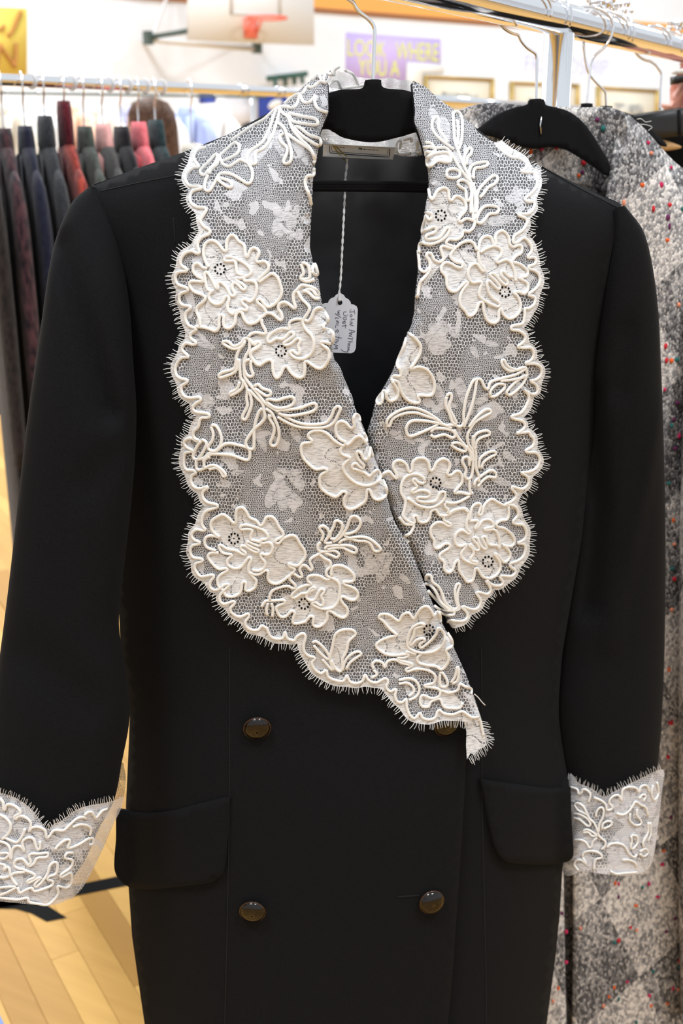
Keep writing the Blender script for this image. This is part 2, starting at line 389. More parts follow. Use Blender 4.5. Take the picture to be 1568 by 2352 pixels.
def wall_text(name, s, px0, py0, px1, h_px, m, parent, w):
    cu = bpy.data.curves.new(name, 'FONT'); cu.body = s; cu.extrude = 0.002
    to = bpy.data.objects.new(name, cu); COL.objects.link(to); bpy.context.view_layer.update()
    dg = bpy.context.evaluated_depsgraph_get(); me = bpy.data.meshes.new_from_object(to.evaluated_get(dg)); bpy.data.objects.remove(to)
    v = np.array([tuple(q.co) for q in me.vertices]); lo, hi = v.min(0), v.max(0); v = (v-lo)/np.maximum(hi-lo, 1e-6)
    p0 = WP(np.array(px0), np.array(py0), w); p1 = WP(np.array(px1), np.array(py0), w); ln = abs((p1-p0)@WP.t)
    hgt = h_px*np.linalg.norm(p0-CAM)/F
    out = p0 + v[:, :1]*ln*WP.t + v[:, 1:2]*np.array([0,0,hgt]) + v[:, 2:3]*0.004*WP.n
    return mesh(name, out, [tuple(q.vertices) for q in me.polygons], m, parent, smooth=False)
M['yellow'] = mat('yellow_poster_paper', (0.88,0.68,0.14), 0.8); M['brownpaint'] = mat('brown_poster_paint', (0.45,0.20,0.05), 0.8)
yp = on_wall('paper_poster', [(-190,6),(62,19),(62,172),(-190,168)], M['yellow'])
tagit(yp, 'yellow paper poster with brown painted letters at the left edge', 'poster')
def wall_stroke(pts, r, m, parent, w):
    p = catmull(pts, 6); MB().tube(WP(p[:,0], p[:,1], w), r, 5).build('lettering', m, parent)
for st in ([(49,25),(38,50),(30,70),(19,83)], [(10,58),(4,66),(0,70)], [(-8,160),(-3,128),(2,100)], [(2,104),(14,124),(28,142),(34,156)], [(34,156),(36,130),(37,98)], [(-60,70),(-40,40),(-30,75),(-18,40),(-8,70)], [(-70,105),(-60,155),(-40,158),(-32,130),(-45,104),(-70,105)]):
    wall_stroke(st, 0.020, M['brownpaint'], yp, 0.037)
M['purple'] = mat('lilac_banner_paper', (0.62,0.50,0.93), 0.8); M['limepaint'] = mat('lime_banner_letters', (0.78,0.86,0.16), 0.8)
pb = on_wall('paper_banner', [(796,74),(1012,90),(1012,152),(942,148),(940,204),(794,198)], M['purple'])
tagit(pb, 'lilac paper banner with lime yellow lettering high on the white wall', 'banner')
wall_text('lettering', 'LOOK', 798, 128, 886, 33, M['limepaint'], pb, 0.018)
wall_text('lettering', 'WHERE', 908, 137, 1006, 36, M['limepaint'], pb, 0.018)
wall_text('lettering', 'YOU A', 822, 172, 916, 33, M['limepaint'], pb, 0.018)
M['white_paper'] = mat('white_paper', (0.88,0.88,0.86), 0.8)
wp_ = on_wall('paper_sheet', [(934,143),(1020,148),(1020,168),(970,166),(969,262),(932,260)], M['white_paper'], None, 0.016)
tagit(wp_, 'plain white paper sheet covering the corner of the lilac banner', 'paper')
M['lilac_letters'] = mat('lavender_wall_letters', (0.60,0.63,0.92), 0.8)
fr = wall_text('wall_lettering', 'FRIENDSHIP', 1204, 166, 1396, 34, M['lilac_letters'], None, 0.004)
tagit(fr, 'lavender blue cut out letters on the white wall above framed pictures', 'lettering')
M['goldframe'] = mat('gold_picture_frame', (0.62,0.44,0.14), 0.4, 0.3); M['mount'] = mat('cream_mount', (0.86,0.80,0.66), 0.8)
M['etching'] = fabric('grey_etching', (0.30,0.30,0.28), (0.78,0.75,0.66), 6, 0, 0.8)
for (x0, y0, x1, y1, lab) in ((976,172,1136,179,'gold framed etching on cream mount, leftmost of three on the wall'), (1174,186,1332,192,'gold framed etching on cream mount behind the chrome upright'), (1372,197,1514,205,'gold framed etching on cream mount, rightmost of three on the wall')):
    h = 105
    q = [(x0,y0),(x1,y1),(x1-1,y1+h*0.96),(x0,y0+h)]
    ctr = WP(np.array((x0+x1)/2.), np.array(y0+h*1.0), 0.0)
    f = thing('framed_picture', ctr, lab, 'picture', 'gold framed pictures on the wall')
    on_wall('backing', q, M['mount'], f, 0.0, 0.012)
    ins = lambda a: [(x0+a,y0+a),(x1-a,y1+a),(x1-1-a,y1+h*0.96-a),(x0+a,y0+h-a)]
    outer = np.array(q, float); inner = np.array(ins(7), float)
    for k in range(4):
        k2 = (k+1) % 4
        o = sheet('frame_bar', [outer[k], outer[k2], inner[k2], inner[k]], 0.050, 400, M['goldframe'], f, WP); solid(o, 0.04)
    on_wall('etching', [(x0+38,y0+38),(x1-38,y1+36),(x1-38,y1+h*0.96-30),(x0+38,y0+h-30)], M['etching'], f, 0.012, 0.003)

# basketball hoop
M['backboard'] = mat('white_backboard', (0.80,0.80,0.79), 0.4); M['boardline'] = mat('grey_backboard_lines', (0.62,0.61,0.58), 0.5)
M['rim'] = mat('orange_red_rim', (0.85,0.20,0.14), 0.5); M['dark_steel'] = mat('dark_green_steel', (0.06,0.09,0.08), 0.5); M['white_steel'] = mat('white_steel_pipe', (0.75,0.75,0.75), 0.4)
HP = lambda px, py, w: WP(np.asarray(px, float), np.asarray(py, float), w)
hoop = thing('basketball_hoop', HP(580, 98, 0), 'white basketball backboard with orange red rim on a wall bracket', 'hoop')
o = sheet('backboard', [(434,92),(722,104),(719,-80),(437,-118)], 1.25, 400, M['backboard'], hoop, WP); solid(o, 0.05)
for seg in ([(526,-70),(532,-70),(534,33),(528,33)], [(640,-66),(646,-66),(647,39),(641,39)], [(528,27),(647,33),(647,39),(528,33)], [(526,-76),(646,-72),(646,-66),(526,-70)]):
    o = sheet('target_line', seg, 1.262, 400, M['boardline'], hoop, WP); solid(o, 0.01)
rc = HP(613, 41, 1.25+0.38)
a = np.linspace(0, 2*math.pi, 40)[:-1]
MB().tube(rc+0.228*(np.cos(a)[:,None]*WP.t+np.sin(a)[:,None]*WP.n), 0.016, 8, closed=True).build('rim', M['rim'], hoop)
bc = rc-WP.n*0.36+np.array([0,0,-0.09])
br = MB().box(bc, (0.17, 0.05, 0.22), frame_xyz(WP.t, WP.n, np.array([0,0,1.])))
for sg in (-0.06, 0.06): br.tube([bc+WP.t*sg*1.4+[0,0,-0.06], rc-WP.n*0.2+WP.t*sg], 0.014, 6)
br.build('rim_bracket', M['rim'], hoop)
MB().tube([HP(336,90,0.7), HP(592,113,0.7)], 0.035, 10).build('support_pipe', M['white_steel'], hoop)
for p in ((340,87), (590,108)):
    MB().box(HP(p[0], p[1], 0.7), (0.09, 0.10, 0.15), frame_xyz(WP.t, WP.n, np.array([0,0,1.]))).build('pipe_clamp', M['dark_steel'], hoop, smooth=False)
MB().tube([HP(342,86,0.7), HP(432,71,1.2)], 0.03, 8).build('support_arm', M['dark_steel'], hoop)
MB().tube([HP(352,80,0.6), HP(392,-30,0.08)], 0.02, 8).build('support_arm', M['white_steel'], hoop)
MB().tube([HP(590,108,0.7), HP(600,60,1.2)], 0.03, 8).build('support_arm', M['dark_steel'], hoop)
for px in (340, 590): MB().tube([HP(px, 95, 0.7), HP(px-14, 92, 0.045)], 0.03, 8).build('wall_strut', M['white_steel'], hoop)
# green rail on wall, whiteboard, blue banner
M['green'] = mat('dark_green_paint', (0.035,0.11,0.09), 0.5)
gr = thing('wall_rack', HP(660, 185, 0), 'dark green wall rail with short pegs under the hoop', 'rack')
MB().tube([HP(612,181,0.25), HP(706,169,0.45)], 0.035, 8).build('rail', M['green'], gr)
for px, py in ((632,179),(655,176),(676,173),(694,171)):
    MB().tube([HP(px,py,0.3), HP(px,py+22,0.3)], 0.028, 8).build('peg', M['green'], gr)
    MB().tube([HP(px,py+4,0.3), HP(px-4,py+6,0.03)], 0.02, 8).build('peg_arm', M['green'], gr)
M['blue'] = mat('royal_blue_cloth', (0.03,0.06,0.33), 0.8); M['board'] = mat('pale_grey_board', (0.66,0.65,0.68), 0.4); M['tan'] = mat('tan_paper', (0.85,0.55,0.22), 0.8)
bb = on_wall('banner', [(594,216),(660,220),(660,300),(594,296)], M['blue'], None, 0.01); tagit(bb, 'royal blue banner with a white oval beside the grey board', 'banner')
ang = np.linspace(0, 2*math.pi, 25)[:-1]
on_wall('emblem', np.stack([632+16*np.cos(ang), 240+11*np.sin(ang)-0.3*16*np.cos(ang)], -1), M['white_paper'], bb, 0.022, 0.004)
gb = on_wall('notice_board', [(522,214),(592,218),(592,310),(522,306)], M['board'], None, 0.01); tagit(gb, 'pale grey notice board on the wall behind the clothes', 'board')
b2 = on_wall('pennant', [(459,208),(496,210),(496,236),(459,238)], M['blue'], None, 0.01); tagit(b2, 'small dark blue pennant left of the pale grey board', 'pennant')
tp = on_wall('paper_notice', [(494,262),(521,264),(521,300),(494,298)], M['tan'], None, 0.012); tagit(tp, 'tan paper notice on the wall under a small wall lamp', 'paper')
wl = thing('wall_lamp', HP(504, 252, 0), 'small round lit wall lamp above the tan notice', 'lamp')
MB().sphere(HP(504,252,0.22), 0.085, 14, 9, (1.15,1.15,0.75)).build('globe', M['lamp_glow'], wl)
MB().tube([HP(504,252,0.22), HP(504,252,0.025)], 0.02, 8).build('bracket', M['white_steel'], wl)
# ------------------------------------------------------------------ the lace trimmed black coat
CP = Plane(857, 180, 0.95, 9)
coat = thing('lace_trimmed_coat', CP(np.array(750.), np.array(2890.), -0.04), 'black double breasted wool coat with ivory lace collar and cuffs on the front hanger', 'coat')
TOP = np.array([(150,470),(205,428),(300,392),(420,350),(526,308),(644,244),(711,188),(760,160),(850,170),(940,182),(1011,231),(1054,262),(1134,327),(1203,364),(1330,425),(1430,470),(1500,520)], float)
XL = np.array([(430,215),(560,236),(700,248),(900,252),(1200,262),(1500,278),(1600,292),(1640,298),(1700,296),(1850,289),(2035,295),(2150,303),(2250,317),(2352,332),(2900,398)], float)
XR = np.array([(470,1425),(600,1400),(800,1375),(1000,1362),(1200,1342),(1400,1308),(1500,1291),(1600,1283),(1650,1283),(1700,1289),(1800,1306),(1900,1305),(2000,1291),(2100,1285),(2200,1275),(2352,1255),(2900,1185)], float)
def ytop(x): return np.interp(x, TOP[:,0], TOP[:,1])
def Wb(x, y):
    x = np.asarray(x, float); y = np.asarray(y, float)
    xl = np.interp(y, XL[:,0], XL[:,1]); xr = np.interp(y, XR[:,0], XR[:,1])
    u = np.clip(np.abs(2*(x-xl)/(xr-xl)-1), 0, 1.05)
    dy = np.maximum(y-ytop(x), 0)
    w = -0.085*u**4.5*(1-0.9*np.exp(-dy/250.0))
    w += -0.065*np.exp(-dy/85.0)
    w += 0.018*np.exp(-((y-850)/330)**2)*(1-u**2) - 0.012*np.exp(-((y-1560)/220)**2)*(1-u**2)
    w += 0.0022*np.sin(x/95+y/400)*np.clip((y-1500)/400, 0, 1)
    return w
ROLL_L = np.array([(752,190),(754,257),(735,303),(732,337),(724,375),(719,404),(716,471),(713,525),(711,568),(718,600),(731,640),(736,680),(745,720),(758,770),(767,825),(781,843),(791,871),(809,911),(815,937),(831,973),(843,1002),(859,1050),(875,1087),(888,1137),(898,1176),(907,1200),(940,1253),(974,1339),(998,1397),(1027,1454),(1070,1550),(1089,1602),(1105,1650),(1122,1707)], float)
ROLL_R = np.array([(946,190),(949,217),(953,256),(951,280),(962,309),(969,333),(979,374),(984,405),(984,433),(980,456),(976,479),(968,534),(962,563),(958,584),(960,620),(953,677),(951,715),(944,748),(927,782),(913,824),(896,863),(862,922),(852,964),(843,990),(862,1070),(905,1190),(965,1310),(1035,1440)], float)
def xy(x, y): return np.stack([np.asarray(x, float), np.asarray(y, float)], -1)
# fabric panels
left_poly = np.vstack([ROLL_L[:-3], [(1078,1610),(1067,1660),(1070,1750),(1062,1900),(1052,2050),(1038,2250),(1028,2352),(1000,2900)], XL[::-1][:, ::-1], [(208,429)], TOP[2:7]])
right_poly = np.vstack([ROLL_R[:-4], [(870,1100),(900,1300),(880,1500),(860,1800),(850,2900)], XR[::-1][:, ::-1], TOP[14:9:-1]])
oL = sheet('front_panel', left_poly, lambda x, y: Wb(x, y)+0.004, 18, M['wool'], coat, CP, 9); solid(oL, 0.0025)
oR = sheet('front_panel', right_poly, lambda x, y: Wb(x, y)-0.004, 18, M['wool'], coat, CP, 9); solid(oR, 0.0025)
sil = np.vstack([XL[:, ::-1][::-1], TOP[1:6], [(690,212),(722,262),(738,322),(790,343),(855,350),(920,352),(976,346),(984,290),(1000,232)], TOP[10:-1], XR[:, ::-1]])
_s = np.vstack([XL[:, ::-1][::-1], TOP[1:-1], XR[:, ::-1]]); silc = np.vstack([_s, _s[:1]])
def Wback(x, y): return Wb(x, y)-0.008-0.10*np.clip(seg_dist(xy(x, y), silc)/90, 0, 1)**0.7
oB = sheet('back_panel', sil, lambda x, y: Wback(x, y)-0.004*np.exp(-((x-(848-0.20*(y-360)))/14)**2)*np.exp(-((y-450)/110)**2), 26, M['lining'], coat, CP, 18)
tagit(oB, 'black satin lining inside the back of the neck')
def line_on(name, pts, h, r, m, parent, plane=None, sides=5, step=6):
    p = catmull(pts, step); q = (plane or CP)(p[:,0], p[:,1], h(p[:,0], p[:,1])); return MB().tube(q, r, sides).build(name, m, parent)
hL = lambda x, y: Wb(x, y)+0.0042; hR = lambda x, y: Wb(x, y)-0.0038
for pts, h in (([(229,440),(300,424),(360,412),(412,402)], hL), ([(527,1490),(527,1700),(526,1830),(522,2100),(516,2352),(505,2880)], hL),
               ([(398,500),(402,560)], hL),
               ([(1104,1490),(1106,1640),(1106,1800),(1112,2100),(1116,2352),(1110,2880)], hR), ([(1244,383),(1330,432),(1420,478)], hR)):
    line_on('seam', pts, h, 0.0006, M['seam'], coat)
line_on('buttonhole', [(912,2060),(940,2058),(962,2056)], hL, 0.0008, M['seam'], coat)
# pocket flaps
def flap(pts, h):
    p = catmull(pts, 8, True); o = sheet('pocket_flap', p, lambda x, y: h(x, y)+0.006+0.003*np.clip((y-1850)/150, 0, 1), 20, M['wool'], coat, CP); solid(o, 0.004)
flapL = [(268,1866),(285,1863),(340,1868),(400,1862),(460,1847),(526,1832),(528,1838),(522,1930),(514,2000),(500,2018),(478,2028),(420,2036),(340,2043),(298,2038),(272,2018),(262,1990),(266,1930)]
flapR = [(1105,1791),(1109,1793),(1180,1803),(1250,1811),(1306,1812),(1310,1816),(1313,1900),(1317,1958),(1310,1975),(1290,1982),(1240,1986),(1172,1982),(1151,1970),(1138,1945),(1124,1885),(1113,1830)]
flap(flapL, lambda x, y: Wb(np.maximum(x, 300), y)); flap(flapR, lambda x, y: Wb(np.minimum(x, 1285), y)-0.004)
# buttons
prof = [(0.0,0.0075),(0.004,0.0073),(0.008,0.0064),(0.0105,0.0050),(0.0118,0.0036),(0.0125,0.0022),(0.0125,0.0008),(0.0112,0.0)]
def button(px, py, w, tilt, roll, sc):
    c = CP(np.array(float(px)), np.array(float(py)), w)
    R = np.array(Matrix.Rotation(math.radians(9), 3, 'Z') @ Matrix.Rotation(math.radians(90-tilt), 3, 'X') @ Matrix.Rotation(math.radians(roll), 3, 'Y'))
    mb = MB(); mb.rings([(r*sc)@R.T + c for r in lathe(prof, 28)], True, True)
    b = mb.build('button', M['button'], coat)
    rim = MB(); rim.tube(np.stack([0.0122*np.cos(ang), 0.0122*np.sin(ang), np.full(len(ang), 0.0018)], -1)*sc@R.T + c, 0.0011, 6, closed=True)
    rim.build('rim', M['button_rim'], b)
for bx, by, tl, rl, sc in ((590,1670,-12,-3,1.0), (1024,1664,-10,8,0.95), (580,2091,-8,-12,1.0), (990,2070,4,6,1.0)):
    button(bx, by, float(Wb(bx, by))+0.0065, tl, rl, sc)
# sleeves
def crease(x, y, lines):
    p = xy(x, y); w = np.zeros(len(p))
    for pts, amp, sig in lines: w -= amp*np.exp(-(seg_dist(p, np.array(pts, float))/sig)**2)
    return w
def sleeve(rows, lines, name='sleeve'):
    rows = np.array(rows, float); rows = catmull(rows, 30); K = 36; R = []
    for (lx, ly, rx, ry, w0, hd) in rows:
        a = np.arange(K)*2*math.pi/K; ca, sa = np.cos(a), np.sin(a)
        c2 = np.sign(ca)*np.abs(ca)**0.85
        x = (lx+rx)/2+(rx-lx)/2*c2; y = (ly+ry)/2+(ry-ly)/2*c2
        w = w0+hd*np.sign(sa)*np.abs(sa)**0.8
        w = w+np.where(sa > 0, crease(x, y, lines), 0)
        R.append(CP(x, y, w))
    mb = MB(); mb.rings(R, True, False); return mb.build(name, M['wool'], coat)
sleeve([(205,429,226,440,-0.066,0.006),(165,465,262,520,-0.058,0.020),(131,540,286,620,-0.046,0.032),(112,620,299,720,-0.036,0.038),(95,740,306,830,-0.028,0.040),(77,860,313,930,-0.022,0.040),(60,985,311,1030,-0.018,0.040),(44,1125,301,1160,-0.016,0.040),(25,1300,284,1310,-0.014,0.040),(8,1440,273,1432,-0.012,0.040),(-6,1545,290,1545,-0.010,0.040),(-20,1650,298,1645,-0.008,0.040),(-32,1745,279,1755,-0.006,0.038),(-42,1830,262,1838,-0.004,0.036),(-42,1905,226,1905,-0.004,0.034),(-40,1980,190,1985,-0.004,0.032),(-34,2050,140,2045,-0.004,0.028)],
       [([(140,560),(185,720),(215,830),(250,950)], 0.016, 26), ([(300,1000),(200,1120)], 0.004, 40), ([(60,1500),(200,1620)], 0.005, 50)])
sleeve([(1412,478,1434,472,-0.066,0.006),(1404,550,1478,532,-0.070,0.018),(1391,630,1500,622,-0.074,0.026),(1377,730,1512,722,-0.078,0.030),(1364,830,1518,850,-0.084,0.033),(1350,940,1523,980,-0.092,0.035),(1338,1060,1526,1100,-0.100,0.036),(1322,1200,1528,1250,-0.108,0.037),(1302,1330,1527,1400,-0.114,0.037),(1280,1480,1525,1520,-0.118,0.037),(1268,1620,1519,1660,-0.118,0.037),(1280,1740,1511,1750,-0.118,0.036),(1296,1805,1500,1800,-0.118,0.033),(1298,1860,1490,1862,-0.118,0.031),(1297,1930,1478,1930,-0.118,0.030),(1297,1985,1462,1985,-0.118,0.026)],
       [([(1358,900),(1368,1050),(1378,1180),(1350,1400)], 0.012, 20), ([(1440,760),(1420,900)], 0.004, 25), ([(1520,930),(1480,1130),(1440,1280),(1400,1480)], -0.006, 16)])

# ---------------- lace patterns traced from the photograph: 'tile x,y x,y ...'
TILES = {'A1':(370,500,4.9),'A2':(570,580,6.5333),'A3':(390,760,5.2267),'A4':(590,860,5.058),'A5':(400,1000,4.9),'A6':(420,1150,5.2267),'A7':(600,1170,5.2267),'A8':(680,1370,3.4844),
         'B1':(400,160,4.1263),'B2':(940,170,4.9),'B3':(940,420,4.7515),'B4':(840,740,3.5636),'B5':(850,1000,3.7333),'B6':(930,1120,4.9),'B7':(0,1800,5.2267),'B8':(1290,1720,6.272),'Z1':(360,150,3.7333),'C1':(700,640,11.2),'C2':(720,150,5.6),'PX':(0,0,1.0)}
def trace(s):
    tk = s.split(); x0, y0, k = TILES[tk[0]]
    return np.array([[float(q) for q in t.split(',')] for t in tk[1:]])/k+np.array([x0, y0])
def traces(block): return [trace(l) for l in block.strip().splitlines() if l.strip()]
BORDER_L = np.vstack(traces('''
B1 300,738 240,752 195,790 190,850 235,920 180,932 115,990 110,1050 150,1100 240,1105 262,1125 180,1150 150,1200 160,1260 210,1300 305,1318
A1 445,20 450,55 490,105 545,135 540,180 450,225 410,290 420,350 435,390 400,400 340,375 270,400 225,460 225,530 290,580 285,600 190,615 160,670 190,750 300,795 290,825 215,860 205,930 240,980 330,1000 320,1030 280,1070 275,1140 310,1210 390,1245 395,1260 340,1300 330,1350 390,1400 370,1430 290,1410
A3 160,180 150,230 225,310 150,320 95,370 65,450 80,530 130,570 210,590 195,625 145,660 140,720 180,785 260,805 350,795 370,830 310,870 275,920 310,970 440,990 480,1015 450,1040 370,1050 340,1150 290,1200 280,1250 300,1290 350,1315 320,1325 270,1290 210,1295 170,1340 210,1400 270,1430
A5 205,182 140,190 115,220 110,320 140,385 220,395 245,420 200,450 190,510 220,575 290,600 375,575 365,600 325,630 320,690 370,750 480,780 480,810 400,835 340,870 310,950 320,1020 355,1060 320,1070 250,1060 195,1110 220,1170 285,1200 280,1220 205,1240 180,1300 210,1370
A6 230,700 225,730 160,750 140,790 160,850 220,910 350,890 370,915 330,970 325,1030 370,1070 430,1060 500,1010 545,1000 540,1030 470,1100 440,1150 450,1210 500,1240 610,1205 615,1240 570,1290 590,1350 680,1395 780,1355 790,1390 750,1450 760,1510 820,1550 900,1550 945,1500 985,1520
PX 612,1443 624,1464 648,1466 654,1451 660,1466 676,1471
A8 0,325 50,295 75,320 60,380 65,440 100,475 150,490 125,530 150,585 200,615 240,590 255,640 310,670 380,675 405,630 430,680 480,695 530,675 550,625 580,670 640,690 710,655 735,680 720,720 750,760 800,740 790,790 810,840 850,845 880,820 885,880 910,950 950,975 990,930 1010,970 1060,985 1110,970 1130,920 1150,910 1180,935 1250,945 1320,920 1350,930 1400,965 1465,965
'''))
